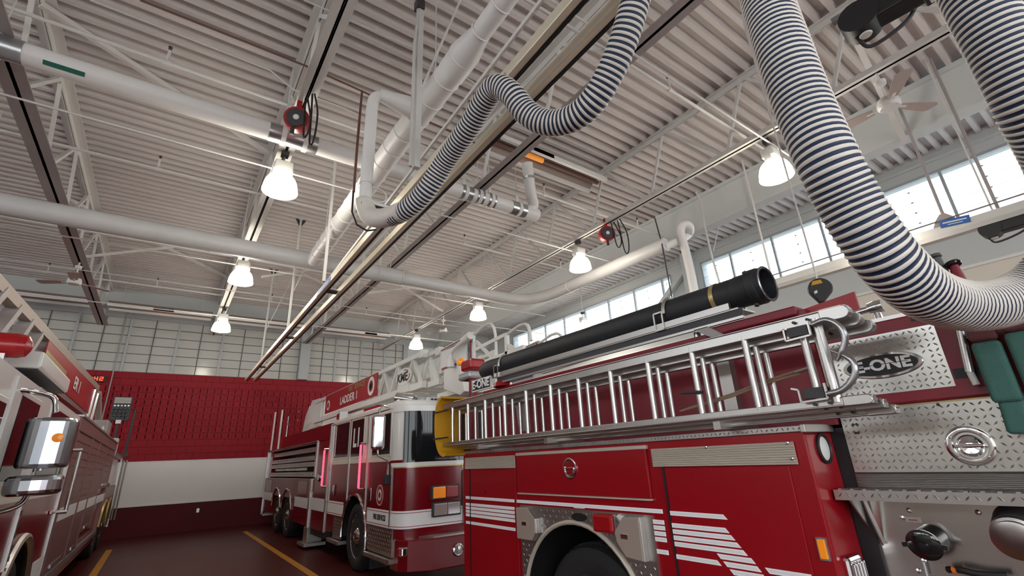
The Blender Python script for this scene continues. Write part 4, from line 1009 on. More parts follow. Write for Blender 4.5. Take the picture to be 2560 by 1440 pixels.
# ---- black suction hose in its tray
sh = thing('suction_hose', 'thick black hard suction hose lying along the top of the near engine', 'hose', (2.82, 2.8, 2.45))
SHY = lambda y: Vector((2.80, y, 2.563 + (y - 1.36) * 0.004))
m = MB(); pts = []; rs = []
y = 1.36
while y < 4.2:
    pts.append(SHY(y)); rs.append(0.094); pts.append(SHY(y + 0.012)); rs.append(0.098); y += 0.024
m.tube(pts, rs, 24).build('ribbed_hose', S('hose_black'), sh, smooth=True)
MB().lathe([(0.092, 0), (0.10, -0.02), (0.10, -0.10), (0.112, -0.11), (0.112, -0.16), (0.106, -0.165), (0.106, -0.20), (0.094, -0.20), (0.09, -0.12), (0.0, -0.12)], SHY(1.44), (0, 1, 0), 32, caps=False).build('front_coupling', S('hose_black'), sh, smooth=True)
MB().lathe([(0.107, -0.005), (0.112, 0), (0.107, 0.005), (0.096, 0.004), (0.096, -0.004)], SHY(1.24), (0, 1, 0), 32, caps=False).build('coupling_rim', S('galv'), sh, smooth=True)
MB().lathe([(0.1005, -0.015), (0.1015, 0), (0.1005, 0.015)], SHY(1.56), (0, 1, 0), 28, caps=False).build('tan_band', S('gold'), sh, smooth=True)
MB().lathe([(0.098, 0), (0.102, 0.03), (0.102, 0.14), (0.09, 0.2), (0.085, 0.24), (0, 0.24)], SHY(4.18), (0, 1, 0), 24, caps=False).build('rear_coupling', S('hose_black'), sh, smooth=True)
for a in (0.3, 2.4, 4.5):
    MB().cyl(SHY(1.32) + Vector((math.cos(a) * 0.11, 0, math.sin(a) * 0.11)), SHY(1.32) + Vector((math.cos(a) * 0.125, 0, math.sin(a) * 0.125)), 0.014, 8).build('coupling_lug', S('dark_steel'), sh)
ty = thing('hose_tray', 'aluminium tray rails carrying the black suction hose', 'tray', (2.8, 2.7, 2.35))
for x, z in ((2.705, 2.465), (2.90, 2.465)):
    MB().bx(x - 0.012, x + 0.012, 1.45, 4.1, z - 0.02, z + 0.02).build('tray_rail', S('alum'), ty)
MB().bx(2.70, 2.9, 1.40, 4.05, 2.436, 2.446).build('tray_floor', S('alum_dull'), ty)
MB().bx(2.708, 2.716, 1.38, 4.05, 2.385, 2.44).build('tray_web', S('dark_steel'), ty)
MB().bx(2.700, 2.724, 1.38, 4.0, 2.375, 2.391).build('lower_tray_rail', S('alum'), ty)
for y in (1.95, 4.02):
    m = MB()
    for p, q in (((y - 0.02, 2.44), (y - 0.02, 2.56)), ((y - 0.02, 2.56), (y + 0.05, 2.56)), ((y + 0.05, 2.56), (y + 0.05, 2.44)), ((y + 0.05, 2.44), (y - 0.02, 2.44))):
        m.bar((2.69, p[0], p[1]), (2.69, q[0], q[1]), 0.012, 0.016, (1, 0, 0))
    m.build('buckle_frame', S('alum'), ty)
    MB().tube([(2.80 + 0.108 * math.cos(a), y - 0.03, 2.563 + 0.108 * math.sin(a)) for a in [PI * 1.05 - i * PI / 10 for i in range(11)]], 0.012, 8).build('hold_down_strap', S('alum_dull'), ty, smooth=True)
for y in (1.5, 1.75, 3.9):
    MB().tube([(2.78 + 0.0, y, 2.30), (2.78, y, 2.38)], 0.024, 12).build('spring_foot', S('galv'), ty)
MB().prism([(1.72, 2.38), (1.62, 2.38), (1.52, 2.30), (1.60, 2.30)], 'x', 2.70, 2.80).build('tray_arm', S('steel_grey'), ty)
# ---- folded green webbing and maroon hose ends hung on the pump panel
for k, (p, q, lab) in enumerate((((2460, 895), (2525, 1085), 'left'), ((2545, 870), (2600, 1075), 'right'))):
    a = at(p[0] + 5, p[1] - 35, x=2.70); b = at(q[0] - 2, q[1] + 0, x=2.72)
    t = thing('webbing_bundle', '%s of two dark green folded bundles hanging at the right edge' % lab, 'webbing', b, 'green bundles on the pump panel')
    mid = a.lerp(b, 0.72)
    MB().bar(a + Vector((0, 0, 0.01)), a + Vector((0, 0, -0.235)), 0.092, 0.055, (1, 0, 0)).build('upper_fold', S('green_web'), t, bevel=0.018, seg=3)
    MB().bar(a + Vector((0.012, -0.006, -0.21)), a + Vector((0.018, 0.004, -0.355)), 0.076, 0.044, (1, 0, 0)).build('lower_fold', S('green_web'), t, bevel=0.016, seg=3)
    MB().bar(a + Vector((0.0, -0.045, 0.035)), a + Vector((0.0, 0.045, 0.035)), 0.065, 0.05).build('maroon_roll', S('maroon_web'), t, bevel=0.02, seg=3)
for y in (0.44, 0.30):
    MB().bx(2.72, 2.80, y - 0.05, y + 0.05, 2.04, 2.07).build('webbing_hanger', S('dark_steel'), fe)
# nozzle and knob standing on top
nz = thing('monitor_nozzle', 'dark nozzle barrel poking up behind the near hose bend', 'nozzle', at(2370, 700, x=2.9))
a = at(2332, 652, x=2.95); b = at(2372, 705, x=2.95)
MB().cyl(b, a, 0.022, 18, 0.034).build('barrel', S('dark_steel'), nz, smooth=True)
MB().lathe([(0.034, 0), (0.042, 0.006), (0.042, 0.02), (0.033, 0.02), (0.03, 0.0)], a, a - b, 20, caps=False).build('muzzle_ring', S('dark_steel'), nz, smooth=True)
kb = at(2383, 661, x=2.95)
MB().cyl(kb, kb + Vector((0, 0, -0.12)), 0.016, 12, 0.03).build('knob_post', S('red_hose_bed'), nz, smooth=True)
MB().lathe([(0.0, 0.012), (0.03, 0.01), (0.034, 0), (0.03, -0.008), (0.01, -0.012)], kb, (0.2, 0.2, 1), 16).build('knob', S('black_gloss'), nz, smooth=True)
MB().cyl(kb + Vector((0, 0, -0.6)), kb + Vector((0, 0, -0.12)), 0.02, 12).build('pedestal', S('red_hose_bed'), nz)
MB().cyl(b, b.lerp(kb + Vector((0, 0, -0.12)), 1.0), 0.022, 10).build('barrel_yoke', S('dark_steel'), nz)
# ================================================================ ladder truck behind the pumper
LX, LX2 = 2.90, 5.35
lt_ = thing('ladder_truck', 'red and white ladder truck facing the camera behind the near engine', 'fire truck', (4.1, 12, 0))
def Lb(name, a, mt, **k):
    return MB().bx(*a).build(name, S(mt), lt_, **k)
FR = [(LX, 7.32), (LX + 0.02, 7.16), (LX + 0.07, 7.05), (LX + 0.17, 6.98), (LX + 0.6, 6.93), (4.125, 6.915), (LX2 - 0.6, 6.93), (LX2 - 0.17, 6.98), (LX2 - 0.07, 7.05), (LX2 - 0.02, 7.16), (LX2, 7.32)]
def front_off(d, pts=FR):
    c = Vector((4.125, 7.6)); out = []
    for p in pts:
        v = Vector(p) - c; out.append(tuple(c + v * (1 + d / max(0.4, min(abs(v.x) + 0.0, 9) if abs(v.x) > abs(v.y) else abs(v.y)))))
    return out
def front_strip(name, z0, z1, d, mt, parent=None, i0=0, i1=11, y_ext=None, lean=0.0, **k):
    pts = front_off(d)[i0:i1]; inn = front_off(d - 0.008)[i0:i1]
    if y_ext: pts = [(pts[0][0], y_ext)] + pts + [(pts[-1][0], y_ext)]; inn = [(inn[0][0], y_ext)] + inn + [(inn[-1][0], y_ext)]
    n = len(pts)
    vs = [(x, y, z0) for x, y in pts] + [(x, y + lean, z1) for x, y in pts] + [(x, y, z0) for x, y in inn] + [(x, y + lean, z1) for x, y in inn]
    fs = []
    for i in range(n - 1):
        fs += [(i, i + 1, n + i + 1, n + i), (2 * n + i, 3 * n + i, 3 * n + i + 1, 2 * n + i + 1), (n + i, n + i + 1, 3 * n + i + 1, 3 * n + i), (i, 2 * n + i, 2 * n + i + 1, i + 1)]
    return MB().add(vs, fs).build(name, S(mt), parent or lt_, smooth=True, **k)
AC = (8.93, 0.52)
MB().prism(FR + [(LX2, 8.25), (LX, 8.25)], 'z', 0.62, 1.70).build('cab_front', S('red_deep'), lt_, smooth=True)
MB().prism([(8.25, 1.70), (8.25, 0.62)] + [p for p in arc(AC, 0.64, 0.12, PI - 0.12, 20) if p[0] > 0][::1] [::-1][::-1] + [(10.75, 0.45), (10.75, 1.70)], 'x', LX, LX + 0.12).build('cab_side', S('red_deep'), lt_) if False else None
sd = [(10.75, 0.45), (10.75, 1.70), (8.24, 1.70), (8.24, 0.70)] + arc(AC, 0.66, PI - 0.15, 0.0, 20)
MB().prism(sd, 'x', LX, LX + 0.10).build('cab_side', S('red_deep'), lt_)
Lb('cab_inner', (LX + 0.1, LX2, 8.2, 10.75, 1.15, 1.70), 'red_deep')
MB().prism(FR + [(LX2, 10.75), (LX, 10.75)], 'z', 1.70, 2.50).build('cab_upper', S('white_paint'), lt_, smooth=True)
MB().prism([(a * 0.985 + 4.125 * 0.015, b + 0.05) for a, b in FR] + [(LX2 - 0.03, 10.72), (LX + 0.03, 10.72)], 'z', 2.50, 2.585).build('cab_roof', S('white_paint'), lt_, bevel=0.02)
Lb('roof_gutter', (LX - 0.015, LX + 0.02, 7.4, 10.74, 2.488, 2.512), 'white_paint')
Lb('red_roof_line', (LX - 0.006, LX + 0.01, 7.5, 10.74, 2.476, 2.487), 'red_panel')
lin = MB(); pr = arc(AC, 0.655, PI + 0.1, -0.1, 18); n = len(pr)
lin.add([(LX + 0.01, a, b) for a, b in pr] + [(3.7, a, b) for a, b in pr], [(i, i + 1, n + i + 1, n + i) for i in range(n - 1)]); lin.add([(3.7, a, b) for a, b in pr], [tuple(range(n))])
lin.build('wheel_well', S('black'), lt_, smooth=True)
MB().tube([(LX - 0.01, a, b) for a, b in arc(AC, 0.655, PI + 0.25, -0.1, 24)], 0.026, 8).build('fender_flare', S('chrome'), lt_, smooth=True)
# windscreen and bands
front_strip('windscreen', 1.66, 2.41, 0.008, 'glass_dark', i0=2, i1=9)
front_strip('windscreen_frame', 1.60, 1.66, 0.012, 'white_paint')
front_strip('windscreen_frame', 2.41, 2.47, 0.012, 'white_paint')
front_strip('gold_pinstripe', 1.585, 1.598, 0.010, 'gold')
front_strip('white_band', 0.765, 1.0, 0.006, 'reflective')
for z in (0.790, 0.968): front_strip('band_pinstripe', z, z + 0.008, 0.009, 'red_panel')
Lb('white_band', (LX - 0.006, LX + 0.01, 7.32, 8.29, 0.765, 1.0), 'reflective')
Lb('white_band', (LX - 0.006, LX + 0.01, 9.60, 10.74, 0.78, 1.02), 'reflective')
for z in (0.790, 0.968):
    Lb('band_pinstripe', (LX - 0.009, LX, 7.32, 8.29, z, z + 0.008), 'red_panel'); Lb('band_pinstripe', (LX - 0.009, LX, 9.6, 10.74, z + .016, z + 0.024), 'red_panel')
text('band_lettering', 'FIRE SERVICES', S('black'), (LX - 0.010, 7.72, 0.885), (0, -1, 0), (0, 0, 1), 0.105, lt_, 0.001, 0.003, sx=0.8)
# wiper
MB().tube([(3.95, 6.90, 1.48), (3.99, 6.86, 1.62), (4.25, 6.88, 1.86)], 0.012, 6).build('wiper', S('black'), lt_)
# side windows and doors
def win(y0, y1, z0, z1):
    f = Lb('window_frame', (LX - 0.008, LX + 0.01, y0 - 0.035, y1 + 0.035, z0 - 0.035, z1 + 0.035), 'cream', bevel=0.006)
    return MB().bx(LX - 0.012, LX - 0.006, y0, y1, z0, z1).build('pane', S('glass_dark'), f, bevel=0.003)
win(7.40, 8.18, 1.80, 2.42); w2 = win(8.68, 9.34, 1.81, 2.45); win(9.52, 10.45, 1.82, 2.46)
text('window_lettering', 'L1', S('reflective'), (LX - 0.015, 9.03, 2.12), (0, -1, 0), (0, 0, 1), 0.46, lt_, 0.001, 0.012, sx=0.9)
Lb('cream_belt', (LX - 0.004, LX + 0.01, 7.36, 10.74, 1.69, 1.765), 'cream')
for y in (8.42, 9.43, 10.62, 7.30):
    Lb('hinge_strip', (LX - 0.014, LX + 0.01, y - 0.018, y + 0.018, 0.78 if y != 9.43 else 1.05, 2.46 if y > 8 else 1.62), 'alum')
for y in (9.98, 9.06): 
    Lb('curtain_strip', (LX - 0.0125, LX - 0.011, y + 0.36, y + 0.43, 1.84, 2.44), 'paper')
for k, (py, pz) in enumerate(((10.25, 1.22), (8.15, 1.2))):
    Lb('door_handle', (LX - 0.03, LX, py - 0.05, py + 0.05, pz - 0.1, pz + 0.1), 'chrome', bevel=0.015)
for y in (10.93, 8.58):
    r_ = MB().cyl((LX - 0.075, y, 1.29), (LX - 0.075, y, 1.99), 0.02, 10).build('lit_grab_rail', S('pink_led'), lt_, smooth=True, label='grab rail glowing pink red')
    for z in (1.27, 2.01):
        MB().cyl((LX - 0.075, y, z), (LX + 0.0, y - 0.06, z), 0.022, 10).build('rail_end', S('chrome'), r_, smooth=True)
# mirror
mc = Vector((2.66, 7.30, 2.12))
mh = MB().bx(mc.x - 0.10, mc.x + 0.10, mc.y - 0.05, mc.y + 0.06, mc.z - 0.26, mc.z + 0.26).build('mirror_head', S('chrome'), lt_, bevel=0.045, seg=3)
MB().tube([(LX, 7.45, 2.50), (2.72, 7.32, 2.52), (2.66, 7.30, 2.45), (2.66, 7.30, 2.36)], 0.014, 8).build('mirror_arm', S('chrome'), lt_, smooth=True)
MB().tube([(2.66, 7.30, 1.86), (2.67, 7.30, 1.78), (2.84, 7.33, 1.70), (2.85, 7.33, 1.48), (LX, 7.33, 1.46)], 0.016, 8).build('mirror_arm', S('chrome'), lt_, smooth=True)
Lb('mirror_pivot', (2.80, 2.9, 7.29, 7.37, 1.36, 1.50), 'black', bevel=0.01)
# emblem on the door
def emblem(p, ax, r, parent):
    o = MB().lathe([(r, 0), (r, 0.004), (0, 0.005)], p, ax, 28, caps=False).build('round_emblem', S('red_panel'), parent)
    MB().lathe([(r, 0.004), (r, 0.006), (r * 0.92, 0.006), (r * 0.92, 0.004)], p, ax, 28, caps=False).build('emblem_ring', S('paper'), o)
    MB().lathe([(r * 0.55, 0.005), (r * 0.55, 0.008), (0, 0.008)], p, ax, 20, caps=False).build('emblem_centre', S('paper'), o)
    MB().lathe([(r * 0.3, 0.008), (r * 0.3, 0.010), (0, 0.010)], p, ax, 14, caps=False).build('emblem_core', S('red_panel'), o)
emblem((LX - 0.001, 7.75, 1.20), (-1, 0, 0), 0.15, lt_)
# front lamps, grille
def fl(x0, x1, z0, z1, kinds):
    y = 6.93
    o = Lb('lamp_bezel', (x0, x1, y - 0.05, y + 0.06, z0, z1), 'dark_steel', bevel=0.012)
    w = (x1 - x0 - 0.05) / 2
    for i, kd in enumerate(kinds):
        a = x0 + 0.02 + i * (w + 0.01)
        MB().bx(a, a + w, y - 0.062, y - 0.045, z0 + 0.02, z1 - 0.02).build('lamp_lens', S(kd), o, bevel=0.012)
fl(3.37, 3.83, 1.12, 1.315, ('amber', 'red_lens'))
fl(3.39, 3.86, 0.885, 1.085, ('lens_clear', 'lens_clear'))
Lb('grille_surround', (3.90, 4.35, 6.86, 6.95, 0.72, 1.52), 'alum_dull', bevel=0.04)
gm = MB()
for i in range(7):
    for j in range(13):
        cx_, cz_ = 3.95 + i * 0.058 + (j % 2) * 0.029, 0.79 + j * 0.052
        gm.prism([(cx_ - 0.026, cz_), (cx_, cz_ - 0.026), (cx_ + 0.026, cz_), (cx_, cz_ + 0.026)], 'y', 6.852, 6.862)
gm.build('grille_mesh', S('black'), lt_, kind='stuff')
text('nose_lettering', 'LADDER', S('gold'), (4.02, 6.905, 1.58), (1, 0, 0), (0, 0, 1), 0.07, lt_, 0.001, 0.002)
# bumper
BP = [(LX + 0.02, 7.3), (LX + 0.02, 7.0), (LX + 0.10, 6.86), (3.30, 6.70), (4.95, 6.70), (LX2 - 0.10, 6.86), (LX2 - 0.02, 7.0), (LX2 - 0.02, 7.3)]
MB().prism(BP, 'z', 0.24, 0.64).build('bumper', S('red_deep'), lt_, bevel=0.015)
bt = MB().prism([(3.2, 6.95), (3.33, 6.73), (4.92, 6.73), (5.05, 6.95)], 'z', 0.64, 0.66).build('bumper_deck', S('alum_dull'), lt_)
treads(3.3, 4.95, 6.74, 6.94, lambda u, v, h: (u, v, 0.66 + h), 0.035, 0.028, 0.010, 0.003).build('tread_pattern', S('tread'), bt, kind='stuff')
fg = Vector((3.70, 6.70, 0.45))
MB().lathe([(0.085, 0), (0.085, 0.02), (0.07, 0.03), (0.06, 0.015), (0, 0.01)], fg, (0, -1, 0), 24, caps=False).build('fog_lamp', S('chrome'), lt_, smooth=True)
MB().lathe([(0.062, 0.016), (0.03, 0.026), (0, 0.028)], fg, (0, -1, 0), 20, caps=False).build('fog_lens', S('lens_clear'), lt_, smooth=True)
rlp = MB().bx(2.91, 3.0, 6.86, 6.98, 0.44, 0.56).build('corner_lamp', S('chrome'), lt_, bevel=0.02)
MB().bx(2.895, 2.96, 6.90, 7.0, 0.46, 0.54).build('corner_lens', S('red_lens'), rlp, bevel=0.015)
# steps and tread panels by the front wheel
for y0, y1 in ((7.2, 8.24), (9.62, 10.74)):
    p_ = Lb('step_panel', (LX - 0.004, LX + 0.02, y0, y1 - (0 if y0 < 8 else 0.6), 0.40, 0.755), 'tread')
    treads(y0 + 0.02, y1 - 0.02 - (0 if y0 < 8 else 0.6), 0.41, 0.74, face_x(LX - 0.004), 0.05, 0.04, 0.014, 0.004).build('tread_pattern', S('tread'), p_, kind='stuff')
    s_ = Lb('cab_step', (LX - 0.06, LX + 0.2, y0 - 0.04, y1 - (0 if y0 < 8 else 0.4), 0.32, 0.38), 'alum_dull', bevel=0.006)
    MB().bx(LX - 0.07, LX - 0.055, y0 - 0.04, y0 + 0.06, 0.32, 0.38).build('step_end', S('chrome'), s_)
wheel(lt_, (LX + 0.06, 8.90, 0.52), 0.52, 0.30)
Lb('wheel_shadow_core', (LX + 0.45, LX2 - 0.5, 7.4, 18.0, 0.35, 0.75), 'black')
Lb('mud_flap', (LX + 0.08, LX + 0.5, 8.28, 8.30, 0.1, 0.5), 'black')
# body
Lb('body_upper', (LX, LX2, 10.80, 16.0, 2.20, 2.54), 'red_deep')
Lb('body_upper_front', (LX, LX2, 10.80, 11.86, 0.42, 2.21), 'red_deep')
for a in (LX,):
    bpoly = [(18.1, 0.42), (18.1, 1.42), (11.85, 1.42), (11.85, 0.42)] + arc((14.5, 0.52), 0.62, PI - 0.12, 0.25, 14)[::1] + arc((15.88, 0.52), 0.62, PI - 0.25, 0.12, 14)
    bpoly = [(18.1, 0.42), (18.1, 1.42), (11.85, 1.42), (11.85, 0.42)] + arc((14.5, 0.52), 0.62, PI + 0.1, 0.5, 14) + arc((15.88, 0.52), 0.62, PI - 0.5, -0.1, 14)
    MB().prism(bpoly, 'x', LX, LX + 0.1).build('body_side', S('red_deep'), lt_)
Lb('body_core', (LX + 0.1, LX2, 11.85, 18.1, 1.18, 1.42), 'red_deep')
Lb('body_well', (LX + 0.4, LX2 - .4, 13.7, 16.7, 0.3, 1.2), 'black')
for c in (14.5, 15.88):
    MB().tube([(LX - 0.012, a, b) for a, b in arc((c, 0.52), 0.63, PI - 0.25, 0.25, 16)], 0.03, 8).build('rear_fender_flare', S('chrome'), lt_, smooth=True)
    wheel(lt_, (LX + 0.06, c, 0.52), 0.52, 0.28)
Lb('grey_body_band', (LX - 0.004, LX + 0.01, 12.1, 18.08, 0.95, 1.40), 'maroon_shutter')
Lb('stripe', (LX - 0.008, LX + 0.01, 10.82, 12.05, 0.79, 1.03), 'stripe_core')
Lb('stripe', (LX - 0.008, LX + 0.01, 12.2, 13.6, 0.78, 1.0), 'stripe_core')
Lb('stripe', (LX - 0.008, LX + 0.01, 16.6, 18.05, 0.78, 1.0), 'stripe_core')
Lb('red_door', (LX - 0.010, LX, 12.45, 13.35, 1.02, 1.36), 'red_deep'); Lb('red_door', (LX - 0.010, LX, 16.9, 17.8, 1.02, 1.36), 'red_deep')
Lb('corner_trim', (LX - 0.03, LX + 0.02, 12.04, 12.14, 0.42, 1.42), 'alum'); Lb('corner_trim', (LX - 0.03, LX + 0.02, 18.05, 18.12, 0.35, 2.2), 'alum')
Lb('corner_trim', (LX - 0.02, LX + 0.02, 11.80, 11.90, 1.45, 2.22), 'alum')
Lb('corner_trim', (LX - 0.02, LX + 0.02, 10.76, 10.82, 0.42, 2.5), 'alum')
# open side lockers with stepped tread trays
Lb('locker_back', (LX + 0.5, LX + 0.55, 11.86, 18.1, 1.42, 2.2), 'black')
Lb('locker_roof', (LX, LX + 0.55, 11.86, 18.1, 2.18, 2.21), 'alum_dull')
Lb('locker_end', (LX + 0.02, LX + 0.55, 17.4, 18.1, 1.42, 2.2), 'red_deep')
Lb('body_far_side', (LX + 0.55, LX2, 11.86, 18.1, 1.42, 2.2), 'red_deep')
for z, d in ((1.475, 0.0), (1.70, 0.04), (1.83, 0.02), (2.03, 0.08)):
    tr_ = Lb('tread_tray', (LX - 0.02 + d, LX + 0.5, 11.92, 17.4, z - 0.02, z + 0.085), 'alum_dull')
    treads(11.95, 17.38, z - 0.01, z + 0.08, face_x(LX - 0.02 + d), 0.085, 0.07, 0.025, 0.006).build('tread_pattern', S('tread'), tr_, kind='stuff')
for y in (13.2, 14.6, 15.9):
    MB().cyl((LX + 0.1, y, 1.63), (LX + 0.1, y + 1.1, 1.63), 0.035, 10).build('stowed_tool_tube', S('paper'), lt_, smooth=True)
Lb('roof_rim', (LX - 0.02, LX + 0.05, 11.86, 18.15, 2.21, 2.235), 'alum')
MB().lathe([(0.09, 0), (0.09, 0.02), (0.06, 0.03), (0, 0.02)], (LX, 11.45, 1.45), (-1, 0, 0), 20, caps=False).build('fuel_filler', S('chrome'), lt_, smooth=True)
MB().cyl((LX - 0.02, 11.95, 1.15), (LX - 0.02, 11.95, 1.4), 0.025, 8).build('amber_strip', S('cream'), lt_)
# outrigger
og = Lb('outrigger_box', (LX - 0.02, LX + 0.3, 12.0, 12.35, 0.12, 0.42), 'alum', bevel=0.01)
MB().bx(LX - 0.1, LX + 0.35, 11.85, 12.5, 0.06, 0.12).build('outrigger_foot', S('alum_dull'), og)
Lb('rear_step', (LX, LX2, 17.9, 18.3, 0.30, 0.36), 'alum_dull')
Lb('chain_box', (LX + 0.02, LX + 0.4, 10.82, 11.9, 0.3, 0.42), 'black')
# upright rails at the rear
for px, y0_, y1_ in ((683, 1033, 1087), (701, 1027, 1080)):
    a = at(px - 1, y1_, x=3.05); b = at(px + 1, y0_, x=3.05)
    MB().cyl((3.05, a.y, 2.2), (3.05, a.y, b.z), 0.028, 8).build('rear_stanchion', S('paper'), lt_, smooth=True)
a = at(716, 1088, x=3.1); b = at(722, 1040, x=3.1); c = at(752, 1040, x=3.1)
MB().tube([(3.1, a.y, 2.5), (3.1, a.y, b.z), (3.1, a.y - 1.4, b.z)], 0.022, 8).build('deck_rail', S('chrome'), lt_, smooth=True)
MB().tube([(3.1, a.y, b.z - 0.25), (3.1, a.y - 1.4, b.z - 0.25)], 0.018, 8).build('deck_rail', S('chrome'), lt_, smooth=True)
# turntable and lift arms
MB().cyl((4.12, 15.3, 2.2), (4.12, 15.3, 2.7), 0.75, 28).build('turntable', S('aerial_white'), lt_, smooth=True)
MB().prism([(14.2, 2.62), (14.2, 3.45), (14.85, 3.58), (15.7, 3.62), (16.1, 3.2), (15.9, 2.62)], 'x', 3.55, 4.7).build('turntable_shroud', S('aerial_white'), lt_, bevel=0.02)
MB().prism([(15.9, 2.62), (16.2, 3.5), (16.6, 3.2), (16.9, 2.62)], 'x', 3.6, 3.75).build('pivot_bracket', S('aerial_white'), lt_)
for x in (3.66, 4.55):
    MB().cyl((x, 17.0, 2.45), (x, 15.6, 3.35), 0.09, 14).build('lift_cylinder', S('aerial_white'), lt_, smooth=True)
Lb('control_pedestal', (3.5, 3.56, 14.3, 15.6, 2.75, 3.45), 'aerial_white', bevel=0.02)
# ---- aerial ladder
def aerial(x0, x1, y0, y1, zb, zt, step, nm, w=0.07):
    for x in (x0, x1):
        MB().bx(x - w / 2, x + w / 2, y0, y1, zt - w, zt).build(nm + '_top_rail', S('aerial_white'), lt_, bevel=0.006)
        MB().bx(x - w / 2, x + w / 2, y0, y1, zb, zb + w * 1.3).build(nm + '_base_rail', S('aerial_white'), lt_)
        y = y0 + 0.1; f = True
        while y < min(y1, y0 + 3.4) - 0.3:
            MB().bar((x, y, zb + 0.05 if f else zt - 0.05), (x, y + step, zt - 0.05 if f else zb + 0.05), 0.05, 0.055, (1, 0, 0)).build(nm + '_lattice', S('aerial_white'), lt_)
            y += step; f = not f
        MB().bx(x - w * 0.7, x + w * 0.7, y0 - 0.02, y0 + 0.12, zt - 0.12, zt + 0.02).build(nm + '_end_block', S('aerial_white'), lt_, bevel=0.008)
    y = y0 + 0.3
    while y < min(y1, y0 + 3.0):
        MB().cyl((x0, y, zb + 0.05), (x1, y, zb + 0.05), 0.022, 8).build(nm + '_rung', S('aerial_white'), lt_); y += 0.36
aerial(3.50, 4.72, 7.50, 14.9, 2.86, 3.50, 0.36, 'base_section', 0.085)
aerial(3.60, 4.62, 7.08, 12.0, 2.86, 3.47, 0.33, 'mid_section', 0.07)
aerial(3.69, 4.53, 6.80, 10.0, 2.88, 3.44, 0.30, 'fly_section', 0.06)
sp_ = Lb('sign_panel', (3.435, 3.452, 9.66, 13.6, 3.0, 3.475), 'red_panel', label='red name panel on the aerial ladder')
AX_, AY_ = (0, -1, 0), (0, 0, 1)
text('sign_lettering', 'LADDER 1', S('paper'), (3.43, 11.55, 3.17), AX_, AY_, 0.26, sp_, 0.002, 0.004, sx=1.15)
text('sign_lettering_gold', 'FIRE  SERVICES', S('gold'), (3.43, 11.0, 3.375), AX_, AY_, 0.17, sp_, 0.002, 0.002, sx=1.1)
def sign_emblem(y, z, r):
    o = MB().lathe([(r, 0), (r, 0.006), (0, 0.006)], (3.435, y, z), (-1, 0, 0), 28, caps=False).build('panel_emblem', S('paper'), sp_)
    MB().lathe([(r * 0.62, 0.006), (r * 0.62, 0.009), (0, 0.009)], (3.435, y, z), (-1, 0, 0), 20, caps=False).build('emblem_field', S('red_panel'), sp_)
    for a, b in ((0.0, 0.25), (PI / 2, 0.4)):
        MB().bx(3.420, 3.427, y - r * (0.14 if a else 0.3), y + r * (0.14 if a else 0.3), z - r * b, z + r * b * 0.9).build('emblem_figure', S('black'), sp_)
sign_emblem(10.0, 3.24, 0.20); sign_emblem(13.3, 3.2, 0.13)
# oval maker's sign
ko = [(8.21 + 0.36 * math.cos(2 * PI * i / 32), 3.15 + 0.155 * math.sin(2 * PI * i / 32)) for i in range(32)]
ks = MB().prism(ko, 'x', 3.41, 3.425).build('oval_sign', S('paper'), lt_)
text('oval_lettering', 'KME', S('black'), (3.405, 8.26, 3.135), AX_, AY_, 0.22, ks, 0.001, 0.006, 0.15, sx=1.15)
MB().tube([(3.405, 8.21 + 0.29 * math.cos(a), 3.15 + 0.12 * math.sin(a)) for a in [PI * 0.95 + i * 0.5 * 0.2 for i in range(12)]][::1], 0.008, 5).build('oval_arc', S('red_panel'), ks)
MB().tube([(3.405, 8.21 + 0.29 * math.cos(a), 3.15 + 0.12 * math.sin(a)) for a in [PI * 0.55 + i * 0.06 for i in range(12)]], 0.008, 5).build('oval_arc', S('red_panel'), ks)
Lb('oval_sign_base', (3.42, 3.46, 8.0, 8.5, 2.86, 3.02), 'aerial_white')
